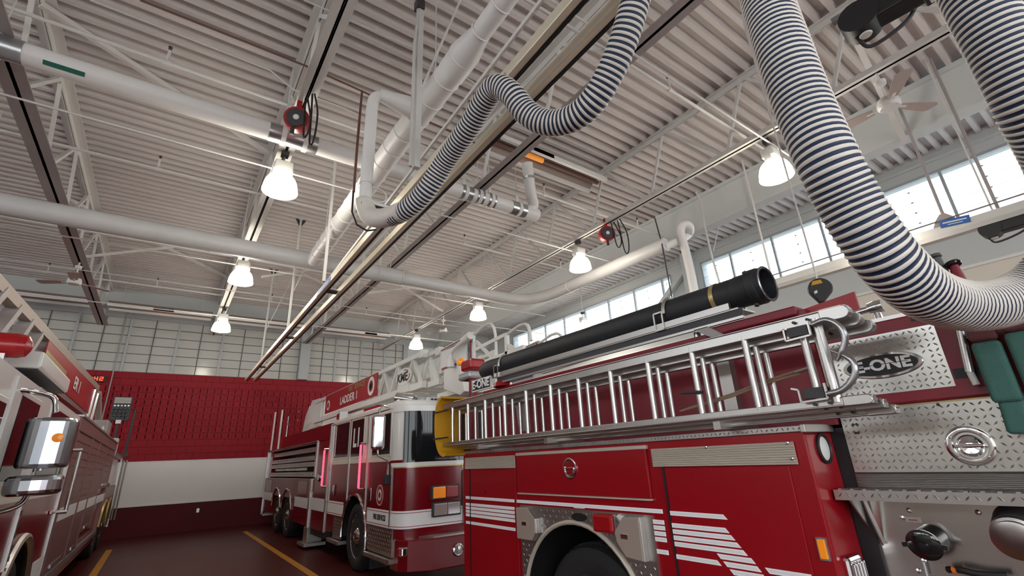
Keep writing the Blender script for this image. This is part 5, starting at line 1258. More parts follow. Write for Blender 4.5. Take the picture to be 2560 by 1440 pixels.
# tip of the aerial: box, guard panels, monitor
Lb('tip_panel', (3.47, 3.50, 6.0, 6.80, 3.03, 3.34), 'aerial_white', bevel=0.01)
Lb('tip_red_line', (3.462, 3.47, 6.3, 6.78, 3.035, 3.06), 'red_panel')
tb_ = MB().prism([(6.72, 2.72), (6.72, 3.03), (6.22, 3.03), (6.05, 2.60), (6.2, 2.56)], 'x', 3.47, 3.85).build('tip_box', S('aerial_white'), lt_, bevel=0.012)
Lb('tip_arm', (3.55, 4.7, 6.2, 7.1, 2.62, 2.70), 'aerial_white')
gp = []
for x in (3.50, 4.75):
    for a, b in (((6.83, 3.36), (5.83, 3.42)), ((5.83, 3.42), (5.83, 2.9)), ((6.83, 3.36), (6.83, 3.0))):
        MB().bar((x, a[0], a[1]), (x, b[0], b[1]), 0.045, 0.045, (1, 0, 0)).build('guard_frame', S('paper'), lt_)
    MB().bar((x - 0.028, 6.8, 3.355), (x - 0.028, 5.86, 3.412), 0.006, 0.028, (1, 0, 0)).build('guard_red_line', S('red_panel'), lt_)
    MB().bar((x - 0.028, 5.86, 3.40), (x - 0.028, 5.86, 2.95), 0.006, 0.02, (1, 0, 0)).build('guard_red_line', S('red_panel'), lt_)
    MB().bx(x + 0.0, x + 0.006, 5.85, 6.8, 3.05, 3.35).build('guard_pane', S('sky_glass'), lt_)
    MB().tube(smooth_path([(x, 5.8, 3.40), (x, 5.5, 3.46), (x, 5.32, 3.42), (x, 5.24, 3.25), (x, 5.24, 2.95)], 5), 0.021, 8).build('grab_loop', S('aerial_white'), lt_, smooth=True)
    MB().bar((x, 5.75, 3.28), (x, 5.34, 2.96), 0.04, 0.04).build('grab_brace', S('aerial_white'), lt_)
    MB().bar((x, 5.8, 2.92), (x, 4.6, 2.95), 0.05, 0.06).build('platform_sill', S('aerial_white'), lt_)
    MB().bar((x, 4.97, 3.22), (x, 4.97, 2.92), 0.05, 0.05).build('platform_post', S('aerial_white'), lt_)
    MB().bar((x, 5.75, 3.16), (x, 5.0, 3.20), 0.05, 0.05).build('platform_rail', S('aerial_white'), lt_)
    MB().tube(smooth_path([(x, 4.97, 3.2), (x, 4.65, 3.25), (x, 4.5, 3.2), (x, 4.45, 3.0)], 5), 0.021, 8).build('grab_loop', S('aerial_white'), lt_, smooth=True)
    MB().bar((x, 4.93, 3.04), (x, 4.8, 2.95), 0.03, 0.06).build('platform_step', S('aerial_white'), lt_)
MB().tube(smooth_path([(3.40, 6.35, 3.02), (3.40, 6.33, 3.2), (3.40, 6.2, 3.27), (3.40, 5.9, 3.33)], 5), 0.032, 12).build('water_monitor', S('aerial_white'), lt_, smooth=True)
MB().lathe([(0.06, 0), (0.06, 0.1), (0.045, 0.12)], (3.40, 6.35, 3.0), (0, 0, 1), 14).build('monitor_base', S('aerial_white'), lt_, smooth=True)
MB().cyl((3.40, 5.95, 3.325), (3.40, 5.75, 3.36), 0.06, 12).build('monitor_nozzle', S('aerial_white'), lt_, smooth=True)
# roof light bars
lb_ = Lb('light_bar', (3.1, 5.15, 7.35, 7.55, 2.60, 2.70), 'lens_clear', bevel=0.02)
MB().bx(3.05, 3.5, 7.3, 7.6, 2.69, 2.74).build('light_bar_cover', S('chrome'), lb_, bevel=0.015)
MB().cyl((3.2, 7.2, 2.60), (3.0, 7.45, 2.66), 0.09, 16).build('air_horn_bell', S('chrome'), lt_, smooth=True)
MB().tube([(3.35, 7.05, 2.55), (3.2, 7.3, 2.6), (3.1, 7.6, 2.62)], 0.025, 8).build('air_horn', S('chrome'), lt_, smooth=True)
bx_ = Lb('led_strip', (3.35, 4.9, 7.02, 7.10, 2.565, 2.635), 'paper', bevel=0.01)
for k in range(24):
    MB().bx(3.40 + k * 0.06, 3.44 + k * 0.06, 7.014, 7.02, 2.585, 2.612).build('led_cell', S('black'), bx_)
Lb('roof_beacon', (2.95, 3.1, 10.45, 10.7, 2.59, 2.72), 'red_lens', bevel=0.02)
Lb('roof_beacon_base', (2.93, 3.1, 10.4, 10.45, 2.58, 2.74), 'alum')
# ================================================================ left truck
QX1, QX2 = -0.90, -3.35
qt = thing('tower_truck', 'dark red truck with chrome mirrors at the left edge, aerial boom above it', 'fire truck', (-2.1, 10, 0))
def Qb(name, a, mt, parent=None, **k):
    return MB().bx(*a).build(name, S(mt), parent or qt, **k)
KC = (6.42, 0.52)
def face_p(x): return lambda u, v, h: (x + h, u, v)
cs = [(8.02, 0.42), (8.02, 1.70), (3.4, 1.70), (3.4, 0.42)] + arc(KC, 0.66, PI + 0.1, -0.1, 20)
MB().prism(cs, 'x', QX1 - 0.1, QX1).build('cab_side', S('red_deep'), qt)
Qb('cab_core', (QX2, QX1 - 0.1, 3.4, 8.02, 1.2, 1.70), 'red_deep')
Qb('cab_upper', (QX2, QX1, 3.4, 8.02, 1.70, 2.37), 'white_paint')
Qb('cab_belt', (QX1 - 0.02, QX1 + 0.004, 3.4, 8.0, 1.50, 1.66), 'cream')
MB().prism([(QX2 + 0.05, 2.37), (QX2 + 0.1, 2.46), (QX1 - 0.12, 2.46), (QX1 - 0.0, 2.37)], 'y', 3.4, 8.0).build('cab_roof', S('white_paint'), qt, bevel=0.02)
lin = MB(); pr = arc(KC, 0.655, PI + 0.1, -0.1, 18); n = len(pr)
lin.add([(QX1 - 0.01, a, b) for a, b in pr] + [(-1.7, a, b) for a, b in pr], [(i, i + 1, n + i + 1, n + i) for i in range(n - 1)]); lin.add([(-1.7, a, b) for a, b in pr], [tuple(range(n))])
lin.build('wheel_well', S('black'), qt, smooth=True)
MB().tube([(QX1 + 0.01, a, b) for a, b in arc(KC, 0.66, PI + 0.1, -0.1, 24)], 0.035, 8).build('fender_flare', S('alum_dull'), qt, smooth=True)
def qwheel(y):
    x = QX1 - 0.06; r = 0.52; w = 0.3
    prof = [(r * 0.55, -w), (r * 0.95, -w), (r, -w + 0.03), (r, -0.03), (r * 0.97, 0.015), (r * 0.9, 0.035), (r * 0.62, 0.02), (r * 0.58, 0.0)]
    MB().lathe(prof, (x, y, r), (1, 0, 0), 36).build('tyre', S('rubber'), qt, smooth=True)
    MB().lathe([(r * 0.58, 0.005), (r * 0.5, -0.03), (r * 0.46, -0.09), (r * 0.3, -0.09), (r * 0.2, 0.03), (0, 0.05)], (x, y, r), (1, 0, 0), 28, caps=False).build('rim', S('chrome'), qt, smooth=True)
for y in (6.42, 15.15, 16.6): qwheel(y)
# windows of the cab
def qwin(y0, y1, z0, z1):
    f = Qb('window_frame', (QX1 - 0.02, QX1 + 0.008, y0 - 0.04, y1 + 0.04, z0 - 0.04, z1 + 0.04), 'white_paint', bevel=0.006)
    MB().bx(QX1 + 0.004, QX1 + 0.012, y0, y1, z0, z1).build('pane', S('glass_dark'), f, bevel=0.003)
qwin(3.7, 4.50, 1.68, 2.14); qwin(4.86, 5.52, 1.66, 2.24); qwin(6.1, 7.64, 1.69, 2.29)
Qb('door_pillar', (QX1 - 0.01, QX1 + 0.014, 4.60, 4.78, 1.2, 2.34), 'white_paint')
for y in (5.92, 7.92):
    Qb('hinge_strip', (QX1 - 0.01, QX1 + 0.016, y - 0.02, y + 0.02, 0.5, 1.9 if y < 6 else 2.3), 'alum')
for k in range(14):
    Qb('hinge_knuckle', (QX1 + 0.016, QX1 + 0.024, 5.905, 5.935, 0.62 + k * 0.085, 0.66 + k * 0.085), 'dark_steel')
Qb('stripe', (QX1 - 0.01, QX1 + 0.006, 7.08, 8.0, 0.63, 0.86), 'stripe_core')
Qb('door_handle', (QX1, QX1 + 0.03, 4.45, 4.75, 1.32, 1.36), 'chrome', bevel=0.008)
Qb('door_handle', (QX1, QX1 + 0.03, 7.5, 7.75, 1.30, 1.34), 'chrome', bevel=0.008)
# grab rail behind the door
gr_ = MB().cyl((QX1 + 0.09, 7.95, 1.30), (QX1 + 0.09, 7.95, 1.98), 0.02, 10).build('grab_rail', S('alum'), qt, smooth=True)
for z in (1.30, 1.98):
    MB().cyl((QX1, 7.92, z), (QX1 + 0.1, 7.95, z), 0.024, 10).build('rail_end', S('chrome'), gr_, smooth=True)
# roof edge unit: white hood with dark underside, red light bar
h = Qb('roof_hood', (-2.3, -1.0, 5.75, 7.4, 2.585, 2.735), 'white_paint', bevel=0.02)
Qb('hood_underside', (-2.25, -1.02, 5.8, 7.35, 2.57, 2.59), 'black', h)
Qb('hood_stand', (-2.2, -1.5, 5.9, 7.2, 2.45, 2.58), 'white_paint')
lbm = MB().cyl((-2.6, 5.4, 2.70), (-1.10, 5.4, 2.70), 0.10, 20).build('red_light_bar', S('red_lens'), qt, smooth=True, label='long red light bar')
MB().lathe([(0.10, 0), (0.085, 0.05), (0.04, 0.075), (0, 0.08)], (-1.10, 5.4, 2.70), (1, 0, 0), 20, caps=False).build('light_bar_end', S('red_lens'), lbm, smooth=True)
Qb('light_bar_base', (-2.6, -1.15, 5.32, 5.47, 2.56, 2.62), 'alum_dull')
Qb('light_bar_foot', (-2.0, -1.6, 5.3, 5.5, 2.45, 2.57), 'alum_dull')
Qb('roof_edge_rail', (-1.06, -0.93, 5.6, 8.0, 2.36, 2.40), 'alum_dull')
# mirrors
MX = -0.70
mm = MB().prism([(MX + 0.145 * math.copysign(abs(math.cos(a)) ** 0.7, math.cos(a)), 4.95 - 0.13 * abs(math.sin(a)) ** 0.8) for a in [PI * i / 14 for i in range(15)]] + [(MX - 0.14, 5.03), (MX + 0.14, 5.03)], 'z', 1.735, 2.085).build('mirror_head', S('mirror_shell'), qt, bevel=0.028, seg=3)
Qb('mirror_glass', (MX - 0.14, MX + 0.14, 5.03, 5.035, 1.76, 2.06), 'black_gloss', mm)
MB().lathe([(0.035, 0), (0.03, 0.012), (0, 0.016)], (MX + 0.06, 4.832, 1.94), (0, -1, 0), 16, caps=False).build('amber_marker', S('amber'), mm, smooth=True)
m2 = MB().prism([(MX - 0.01 + 0.155 * math.copysign(abs(math.cos(a)) ** 0.7, math.cos(a)), 4.94 - 0.15 * abs(math.sin(a)) ** 0.8) for a in [PI * i / 14 for i in range(15)]] + [(MX - 0.15, 5.02), (MX + 0.14, 5.02)], 'z', 1.555, 1.69).build('convex_mirror', S('mirror_shell'), qt, bevel=0.035, seg=3)
MB().tube(smooth_path([(QX1, 4.72, 2.26), (-0.86, 4.86, 2.27), (-0.74, 4.94, 2.24), (MX, 4.94, 2.13)], 5), 0.018, 10).build('mirror_arm', S('chrome'), qt, smooth=True)
MB().tube(smooth_path([(QX1, 4.55, 1.46), (-0.84, 4.72, 1.46), (-0.75, 4.88, 1.50), (-0.72, 4.93, 1.60)], 5), 0.018, 10).build('mirror_arm', S('chrome'), qt, smooth=True)
MB().cyl((MX, 4.93, 1.72), (MX, 4.93, 1.80), 0.014, 8).build('mirror_link', S('chrome'), qt)
MB().bx(QX1, QX1 + 0.05, 4.5, 4.75, 1.40, 1.45).build('arm_bracket', S('dark_steel'), qt)
# body with roller shutters
Qb('body_core', (QX2, QX1 - 0.05, 8.06, 14.75, 1.0, 2.38), 'red_deep')
Qb('body_lower', (QX2, QX1 - 0.05, 8.06, 14.4, 0.42, 1.0), 'red_deep')
Qb('body_top_rail', (QX1 - 0.06, QX1 + 0.015, 8.06, 14.8, 2.22, 2.40), 'maroon_shutter', bevel=0.01)
Qb('body_top_lip', (QX1 - 0.06, QX1 + 0.03, 8.06, 14.8, 2.385, 2.41), 'alum_dull')
for a, b, z0 in ((8.15, 9.82, 0.60), (9.95, 11.05, 0.60), (11.18, 12.62, 0.80), (12.78, 14.6, 1.45)):
    f = Qb('shutter', (QX1 - 0.05, QX1 - 0.004, a, b, z0, 2.22), 'maroon_shutter')
    ns = int((2.2 - z0) / 0.1)
    for k in range(ns):
        MB().bx(QX1 - 0.004, QX1 + 0.003, a + 0.02, b - 0.02, z0 + 0.008 + k * (2.2 - z0) / ns, z0 + (k + 1) * (2.2 - z0) / ns - 0.006).build('slat', S('maroon_shutter'), f)
    for y in (a - 0.03, b + 0.03):
        MB().bx(QX1 - 0.02, QX1 + 0.012, y - 0.03, y + 0.03, z0, 2.22).build('shutter_guide', S('maroon_shutter'), f)
    MB().bx(QX1, QX1 + 0.006, a, b, 1.18, 1.33).build('white_stripe', S('stripe_core'), f)
    MB().bx(QX1, QX1 + 0.02, a + 0.4, b - 0.4, z0 + 0.05, z0 + 0.09).build('pull_bar', S('alum'), f)
Qb('lower_sill', (QX1 - 0.04, QX1 + 0.02, 8.06, 14.4, 0.52, 0.60), 'alum_dull')
Qb('lower_panel', (QX1 - 0.05, QX1, 8.06, 14.4, 0.42, 0.54), 'red_deep')
# rear, lower part over the rear wheels
rp_ = [(18.0, 0.45), (18.0, 1.45), (14.7, 1.45), (14.4, 1.3), (14.4, 0.45)] + arc((15.15, 0.52), 0.62, PI + 0.1, 0.45, 12) + arc((16.6, 0.52), 0.62, PI - 0.45, -0.1, 12)
MB().prism(rp_, 'x', QX1 - 0.1, QX1).build('rear_body_side', S('maroon_shutter'), qt)
for c in (15.15, 16.6):
    MB().tube([(QX1 + 0.012, a, b) for a, b in arc((c, 0.52), 0.63, PI - 0.2, 0.2, 16)], 0.035, 8).build('rear_fender_flare', S('gold'), qt, smooth=True)  # gold colour stands in for warm light reflected in the flares
Qb('rear_core', (QX2, QX1 - 0.1, 14.4, 18.0, 1.15, 1.45), 'red_deep')
Qb('rear_locker', (QX2, QX1 - 0.08, 14.8, 18.0, 1.45, 2.15), 'wall_white')
Qb('rear_top_plate', (QX2, QX1 + 0.02, 14.8, 18.1, 2.13, 2.2), 'alum_dull')
Qb('rear_trim', (QX1 - 0.02, QX1 + 0.02, 17.9, 18.05, 0.4, 2.13), 'alum')
Qb('vent_louvre', (QX1, QX1 + 0.012, 14.8, 17.6, 1.22, 1.44), 'tan_plate')
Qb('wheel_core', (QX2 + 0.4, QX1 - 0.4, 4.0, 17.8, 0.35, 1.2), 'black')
Qb('rear_stowage', (QX1 - 0.1, QX1 + 0.0, 14.9, 15.6, 1.46, 1.52), 'dark_steel')
# posts behind the truck
for x in (-0.85, -0.78):
    MB().cyl((x, 18.05, 0.55), (x, 18.05, 2.1), 0.02, 8).build('rear_handrail', S('alum_dull'), qt, smooth=True)
# ---- aerial boom above
b0, b1 = Vector((-1.55, 5.2, 3.40)), Vector((-1.55, 15.2, 3.70))
for x, nm in ((-1.55, 'boom_rail'), (-2.7, 'boom_rail')):
    MB().bar((x, b0.y, b0.z), (x, b1.y, b1.z), 0.10, 0.12).build(nm, S('tan_plate' if x > -2 else 'aerial_white'), qt)
    MB().bar((x, b0.y, 2.95), (x, b1.y, 3.02), 0.10, 0.12).build('boom_base_rail', S('alum_dull'), qt)
    for k in range(9):
        y = 5.3 + k * 0.62
        MB().bar((x, y, 2.98), (x, y + 0.45, 3.42), 0.09, 0.12, (1, 0, 0)).build('boom_lattice', S('steel_grey'), qt)
MB().bar((-1.70, b0.y, 3.22), (-1.70, 9.0, 3.30), 0.08, 0.14).build('boom_inner_rail', S('tan_plate'), qt)
pnl = MB().prism([(8.6, 3.02), (8.6, 3.42), (14.2, 3.60), (14.2, 3.02)], 'x', -1.50, -1.485).build('name_panel', S('red_panel'), qt, label='red name panel on the boom')
MB().bx(-1.485, -1.48, 8.6, 10.4, 3.02, 3.30).build('panel_gold_leaf', S('gold'), pnl)
text('panel_lettering', 'ER 1', S('paper'), (-1.478, 11.75, 3.27), (0, 1, 0), (0, 0, 1), 0.30, pnl, 0.002, 0.004, sx=1.5)
for y in (14.3, 15.0):
    MB().cyl((-1.5, y, 2.4), (-1.5, y, 3.55), 0.06, 10).build('lift_strut', S('chrome'), qt, smooth=True)
MB().tube([(-1.5, 15.2, 3.6), (-1.45, 15.9, 3.1), (-1.4, 16.6, 2.6)], 0.07, 8).build('boom_tail', S('tan_plate'), qt)
MB().bx(-1.7, -1.2, 15.6, 16.6, 2.2, 3.0).build('turntable_block', S('steel_grey'), qt, bevel=0.03)
MB().lathe([(0.14, -.02), (0.16, 0), (0.14, .02), (0.11, 0)], (-1.2, 14.6, 2.62), (1, 0, 0), 18, caps=False).build('hose_reel_rim', S('aerial_white'), qt, smooth=True)
MB().bx(-1.15, -0.98, 16.2, 16.7, 2.2, 2.6).build('white_box', S('paper'), qt)
# signal panel standing at the rear
spn = thing('arrow_board', 'grey signal light panel on a post at the rear of the left truck', 'light panel', (-1.14, 17.5, 2.2))
MB().bx(-1.36, -0.93, 17.47, 17.53, 3.14, 3.80).build('panel_board', S('dark_steel'), spn, bevel=0.015)
for k in range(5):
    MB().bx(-1.33, -0.96, 17.455, 17.47, 3.62 + k * 0.033, 3.64 + k * 0.033).build('louvre', S('alum_dull'), spn)
for i in range(5):
    MB().lathe([(0.03, 0), (0.02, 0.012), (0, 0.015)], (-1.30 + i * 0.075, 17.47, 3.55), (0, -1, 0), 10, caps=False).build('white_lamp', S('lens_clear'), spn)
for i in range(4):
    for j in range(3):
        MB().lathe([(0.035, 0), (0.025, 0.01), (0, 0.012)], (-1.28 + i * 0.09, 17.47, 3.43 - j * 0.1), (0, -1, 0), 10, caps=False).build('dark_lamp', S('black_gloss'), spn)
MB().bx(-1.20, -1.08, 17.45, 17.47, 3.06, 3.16).build('paper_tag', S('paper'), spn)
MB().cyl((-1.14, 17.5, 2.2), (-1.14, 17.5, 3.2), 0.03, 8).build('post', S('dark_steel'), spn)
MB().tube([(-0.84, 17.5, 2.2), (-0.82, 17.5, 3.45), (-0.92, 17.5, 3.47)], 0.03, 8).build('side_arm', S('dark_steel'), spn)
MB().bx(-1.2, -0.75, 17.4, 17.6, 2.18, 2.26).build('foot_plate', S('dark_steel'), spn)
# ================================================================ wall clock, reels, motors, hoses
ck = thing('wall_clock', 'red digital wall clock on the red block wall', 'clock', (-1.97, 18.87, 4.4))
MB().bx(-2.24, -1.76, 18.84, 18.90, 4.385, 4.575).build('clock_case', S('black'), ck, bevel=0.01)
SEG = {'2': 'abged', '4': 'fgbc', ':': ''}
def digit(ch, x, z, w, h):
    m = MB(); t = 0.017
    sg = {'a': (x, x + w, z + h - t, z + h), 'g': (x, x + w, z + h / 2 - t / 2, z + h / 2 + t / 2), 'd': (x, x + w, z, z + t), 'f': (x, x + t, z + h / 2, z + h), 'b': (x + w - t, x + w, z + h / 2, z + h), 'e': (x, x + t, z, z + h / 2), 'c': (x + w - t, x + w, z, z + h / 2)}
    for s in SEG[ch]:
        a = sg[s]; m.bx(a[0], a[1], 18.832, 18.838, a[2], a[3])
    m.build('led_digit', S('led'), ck)
digit('2', -2.19, 4.425, 0.085, 0.115); digit('4', -2.035, 4.425, 0.085, 0.115); digit('2', -1.91, 4.425, 0.085, 0.115)
for z in (4.455, 4.505):
    MB().bx(-2.078, -2.062, 18.832, 18.838, z, z + 0.016).build('led_colon', S('led'), ck)
o = MB().tube([(-1.63, 18.86, 6.65), (-1.63, 18.86, 4.7), (-1.62, 18.86, 2.6)], 0.018, 8).build('wall_conduit', S('steel_grey'), smooth=True)
tag(o, 'thin dark conduit running down the back wall near the clock', 'conduit')
o = MB().bx(1.17, 1.25, YB - 0.03, YB - 0.005, 0.50, 0.62).build('wall_outlet', S('galv'), bevel=0.006)
tag(o, 'small grey outlet box on the maroon band of the back wall', 'outlet')
# cord reels
def reel(c, label, face, r=0.17, col='red_panel', cords=True):
    c = Vector(c)
    t = thing('cord_reel', label, 'cord reel', c, 'cord reels under the trusses')
    f = Vector(face).normalized()
    MB().lathe([(r, -0.07), (r * 1.03, -0.05), (r * 1.03, 0.05), (r, 0.07)], c, f, 24).build('drum_housing', S(col), t, smooth=True)
    MB().lathe([(r * 0.8, 0.068), (r * 0.78, 0.085), (r * 0.3, 0.09), (0, 0.09)], c, f, 24, caps=False).build('drum_face', S('dark_steel'), t, smooth=True)
    MB().lathe([(r * 0.25, 0.09), (r * 0.2, 0.1), (0, 0.1)], c, f, 12, caps=False).build('hub_label', S('paper'), t)
    MB().bar(c + Vector((0, 0, r * 0.8)), c + Vector((0, 0, r * 0.8 + 0.22)), 0.06, 0.05).build('mount_bracket', S(col), t)
    if cords:
        for k, (dx, L) in enumerate(((0.12, 0.34), (0.26, 0.5))):
            d = Vector((0.4, -1, 0)).normalized() if abs(face[0]) < 0.95 else Vector((0, -1, 0))
            p = [c + d * dx + Vector((0, 0, 0.28)), c + d * (dx + 0.03) + Vector((0, 0, -0.05)), c + d * (dx + 0.07) + Vector((0, 0, -L)), c + d * (dx + 0.15) + Vector((0, 0, -L + 0.03)), c + d * (dx + 0.16) + Vector((0, 0, -0.1)), c + d * (dx + 0.05) + Vector((0, 0, 0.25))]
            MB().tube(smooth_path(p, 5), 0.012, 6).build('black_cord', S('black'), t, smooth=True)
        MB().cyl(c + Vector((-0.05, -0.05, -r)), c + Vector((-0.05, -0.05, -r - 0.12)), 0.025, 8).build('cord_stop', S('dark_steel'), t)
    return t
reel((0.72, 5.42, 5.79), 'red cord reel with black cords on the left truss above the nearest lamp', (-0.35, -0.9, -0.2), 0.15)
reel((6.70, 5.82, 5.86), 'red cord reel with looping black cords on the right truss', (-0.5, -0.85, -0.1), 0.16)
c = at(2050, 722, x=5.6)
tr_ = thing('tool_balancer', 'black round tool balancer hanging from the ceiling above the near engine', 'balancer', c)
fd = Vector((-0.85, -0.52, 0.0)).normalized(); ud = Vector((0.52, -0.85, 0)).normalized()
def plate(poly, d0, d1):
    n = len(poly); w = [c + ud * p + Vector((0, 0, q)) for p, q in poly]
    return MB().add([v + fd * d0 for v in w] + [v + fd * d1 for v in w], [tuple(range(n))[::-1], tuple(range(n, 2 * n))] + [(i, (i + 1) % n, n + (i + 1) % n, n + i) for i in range(n)])
plate([(math.cos(a) * 0.115, math.sin(a) * 0.115) for a in [-0.6 + i * (PI + 1.2) / 20 for i in range(21)]] + [(-0.04, -0.16), (0.0, -0.16)], -0.04, 0.04).build('balancer_body', S('black'), tr_, bevel=0.012)
plate([(-0.08, 0.04), (0.03, 0.05), (0.02, 0.09), (-0.06, 0.085)], 0.04, 0.044).build('orange_label', S('yellow'), tr_)
plate([(-0.07, -0.06), (-0.04, -0.05), (-0.04, -0.02), (-0.07, -0.03)], 0.04, 0.044).build('white_label', S('paper'), tr_)
MB().cyl((c.x, c.y, c.z + 0.1), (c.x, c.y, 7.3), 0.01, 6).build('hang_wire', S('conduit'), tr_)
MB().cyl((c.x - 0.005, c.y, c.z - 0.15), (c.x - 0.005, c.y, c.z - 0.19), 0.02, 8).build('rope_stop', S('dark_steel'), tr_)
MB().cyl((c.x - 0.005, c.y, c.z - 0.19), (c.x - 0.005, c.y, c.z - 0.42), 0.005, 6).build('cord', S('paper'), tr_)
# ---- black door motor units
def motor(p, q, label, t):
    p, q = Vector(p), Vector(q)
    d = (q - p).normalized()
    o = thing('door_motor', label, 'motor', p)
    L = (q - p).length
    up = Vector((0, 0, 1))
    sd = d.cross(up).normalized()
    MB().bar(p, q, 0.16 * t, 0.16 * t).build('motor_body', S('black'), o, bevel=0.015)
    MB().lathe([(0.12 * t, -0.09 * t), (0.12 * t, 0.09 * t)], p, sd, 20).build('gear_housing', S('black'), o, smooth=True)
    MB().lathe([(0.035 * t, 0), (0.03 * t, 0.02 * t), (0, 0.02 * t)], p - sd * 0.1 * t, -sd, 14, caps=False).build('hub_cap', S('paper'), o)
    MB().bar(p + up * 0.13 * t - d * 0.15 * t, q + up * 0.13 * t, 0.05 * t, 0.04 * t).build('mount_rail', S('galv'), o)
    MB().bx(*[v for k in range(3) for v in (p.lerp(q, 0.5)[k] - 0.03 * t - (sd[k] * 0.1 * t), p.lerp(q, 0.5)[k] + 0.03 * t - (sd[k] * 0.1 * t))]).build('white_label', S('paper'), o)
    c = p.lerp(q, 0.55)
    MB().bx(c.x - 0.07 * t, c.x + 0.05 * t, c.y - 0.07 * t, c.y + 0.07 * t, c.z - 0.13 * t, c.z - 0.08 * t).build('control_box', S('black'), o, bevel=0.01)
    MB().bx(c.x - 0.045 * t, c.x + 0.03 * t, c.y - 0.045 * t, c.y + 0.045 * t, c.z - 0.133 * t, c.z - 0.13 * t).build('white_sticker', S('paper'), o)
    MB().lathe([(0.04 * t, 0), (0.035 * t, 0.01 * t), (0, 0.012 * t)], p - Vector((0, 0, 0.12 * t)), (0, 0, -1), 16, caps=False).build('shaft_cap', S('paper'), o)
    for k in range(4):
        w = p.lerp(q, 0.72 + 0.06 * k)
        MB().bx(w.x - 0.085 * t, w.x + 0.085 * t, w.y - 0.012 * t, w.y + 0.012 * t, w.z - 0.09 * t, w.z - 0.078 * t).build('cooling_fin', S('dark_steel'), o)
    MB().cyl(p + d * 0.1 * t + up * 0.13 * t, p + d * 0.1 * t + up * 0.24 * t, 0.035 * t, 12).build('limit_switch', S('chrome'), o, smooth=True)
    for f in (0.35, 0.55):
        c = p.lerp(q, f) + up * 0.12 * t
        MB().cyl(c, c + up * 0.1 * t - sd * 0.06 * t, 0.03 * t, 10).build('cable_gland', S('chrome'), o, smooth=True)
    MB().tube(smooth_path([p - up * 0.1 * t - d * 0.05 * t, p - up * 0.16 * t - sd * 0.1 * t, p.lerp(q, 0.3) - up * 0.1 * t - sd * 0.12 * t, p.lerp(q, 0.45) + up * 0.02 * t - sd * 0.1 * t], 5), 0.014 * t, 8).build('flex_cable', S('dark_steel'), o, smooth=True)
    for f in (0.1, 0.9):
        c = p.lerp(q, f) + up * 0.15 * t
        MB().cyl(c, (c.x, c.y, 7.3), 0.012, 6).build('hanger_rod', S('conduit'), o)
    return o
motor(at(2152, 55, z=5.2), at(2152, 55, z=5.2) + Vector((0.1, -0.9, 0)), 'large black motor unit with grey cable at the upper right', 1.25)
motor(at(2478, 575, x=8.9), at(2478, 575, x=8.9) + Vector((0, -0.9, 0)), 'black motor unit on the right rail at the picture edge', 1.0)
# ---- striped hoses
def striped(name, pts, r, pitch, label, parent_label=None, sub=5, n=28, white=0.5):
    pp_ = smooth_path(pts, 24)
    # resample by arc length
    out = [pp_[0]]; acc = 0; step = pitch / sub
    carry = 0
    for a, b in zip(pp_[:-1], pp_[1:]):
        L = (b - a).length; s = step - carry
        while s <= L:
            out.append(a.lerp(b, s / L)); s += step
        carry = L - (s - step)
    prof = {5: [0.0, 0.55, 0.55, 0.0, 0.0], 6: [0.2, 0.55, 0.55, 0.2, 0.0, 0.0]}[sub]
    t = thing(name, label, 'hose', out[0], 'striped exhaust hoses')
    R_ = [r * (1 + 0.055 * prof[i % sub] / 0.55) for i in range(len(out))]
    m = MB().tube(out, R_, n)
    o = m.build('hose_wall', S('hose_white'), t, smooth=True)
    o.data.materials.append(S('hose_navy'))
    nf = len(out) - 1
    idx = []
    for i in range(nf):
        mi = 0 if (i % sub) in (0, 1, 2) else 1
        idx += [mi] * n
    idx += [0, 0]
    o.data.polygons.foreach_set('material_index', idx[:len(o.data.polygons)])
    return t, out
h1 = [(1.305, 4.3, 4.20), at(925, 540, x=1.34), at(960, 545, x=1.40), at(1010, 528, x=1.47), at(1060, 483, x=1.55), at(1112, 405, x=1.62), at(1168, 325, x=1.64), at(1212, 252, x=1.63), at(1243, 217, x=1.63), at(1280, 237, x=1.68), at(1313, 278, x=1.75), at(1352, 303, x=1.82), at(1397, 307, x=1.88), at(1446, 288, x=1.92), at(1490, 243, x=1.94), at(1531, 170, x=1.95), at(1560, 98, x=1.95), at(1586, 10, x=1.95), at(1605, -80, x=1.95), at(1620, -180, x=1.96)]
t1, o1 = striped('exhaust_hose', h1, 0.088, 0.034, sub=6, label='striped exhaust hose draped over the twin rails from the white drop pipe')
MB().bx(1.24, 1.62, 4.22, 4.40, 4.13, 4.17).build('saddle_plate', S('black'), t1, bevel=0.01)
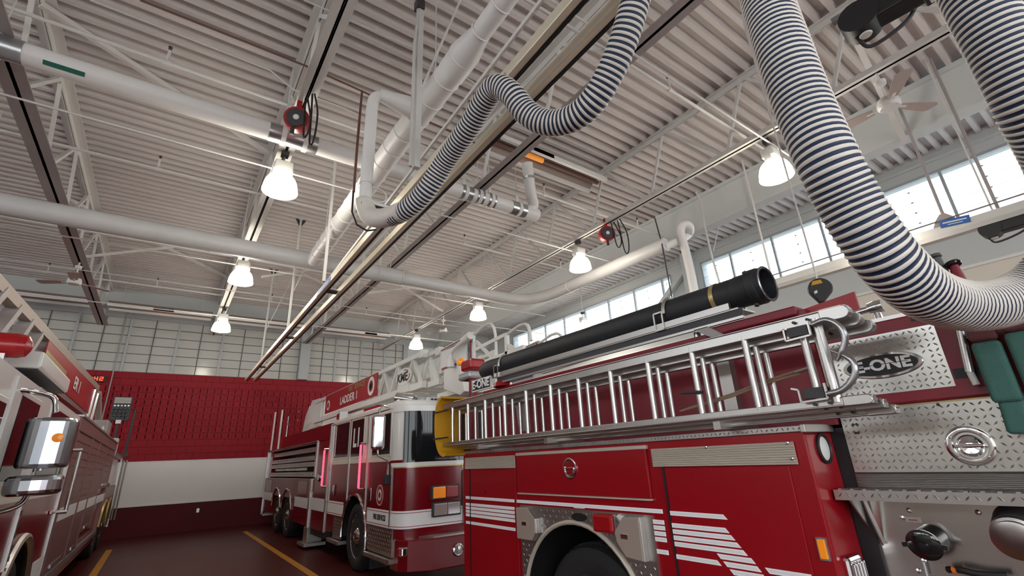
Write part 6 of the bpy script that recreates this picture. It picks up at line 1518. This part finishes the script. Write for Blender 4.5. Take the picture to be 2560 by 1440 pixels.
MB().bx(1.24, 1.66, 4.21, 4.41, 4.165, 4.20).build('saddle_lip', S('aerial_white'), t1, bevel=0.008)
pk = at(1240, 222, x=1.63)
MB().cyl(pk + Vector((0, 0, 0.05)), pk + Vector((0.1, 0, 0.2)), 0.012, 8).build('trolley_hanger', S('galv'), t1)
MB().tube(smooth_path([Vector((1.303, 4.3, 4.26)), Vector((1.305, 4.3, 4.19))] + h1[1:4], 6), [0.07, 0.075, 0.085] + [0.096] * 22, 20).build('hose_cuff', S('hose_white'), t1, smooth=True)
for k in range(3):
    MB().tube([Vector((1.42 + 0.004 * k, 4.3, 4.34)) + Vector((0.11 * math.cos(a), 0.02 * k, 0.085 * math.sin(a) + 0.01 * k)) for a in [2 * PI * i / 20 for i in range(20)]], 0.006, 6, closed=True).build('coiled_air_line', S('paper'), t1)
MB().tube([(1.33, 4.28, 4.20), (1.6, 4.3, 4.26), (1.8, 4.3, 4.32)], 0.006, 6).build('blue_air_line', S('blue_sign'), t1)
D = 0.165
def wp(px, py, w): return deep(px, py, D * FPX / w)
h2 = [wp(1868, -260, 98), wp(1890, -120, 104), wp(1916, 0, 110), wp(1962, 140, 118), wp(2010, 270, 124), wp(2064, 395, 130), wp(2115, 495, 132), wp(2168, 580, 134), wp(2228, 660, 134), wp(2300, 725, 130), wp(2375, 757, 124), wp(2450, 765, 120), wp(2530, 748, 116), wp(2610, 700, 116), wp(2668, 610, 118), wp(2680, 500, 122), wp(2640, 380, 126), wp(2575, 260, 128), wp(2510, 130, 126), wp(2440, 0, 122), wp(2380, -120, 116), wp(2330, -260, 108)]
t2, o2 = striped('exhaust_hose', h2, D / 2, 0.0212, sub=6, label='large striped exhaust hose hanging in a loop in front of the near engine')
MB().cyl(o2[0] + Vector((0, 0, 0.0)), o2[0] + Vector((0, 0, 2.4)), 0.02, 8).build('hose_hanger', S('conduit'), t2)
MB().cyl(o2[-1], o2[-1] + Vector((0, 0, 2.4)), 0.02, 8).build('hose_hanger', S('conduit'), t2)
print('hose2 top', o2[0], o2[-1], 'bottom', min(o2, key=lambda v: v.z))
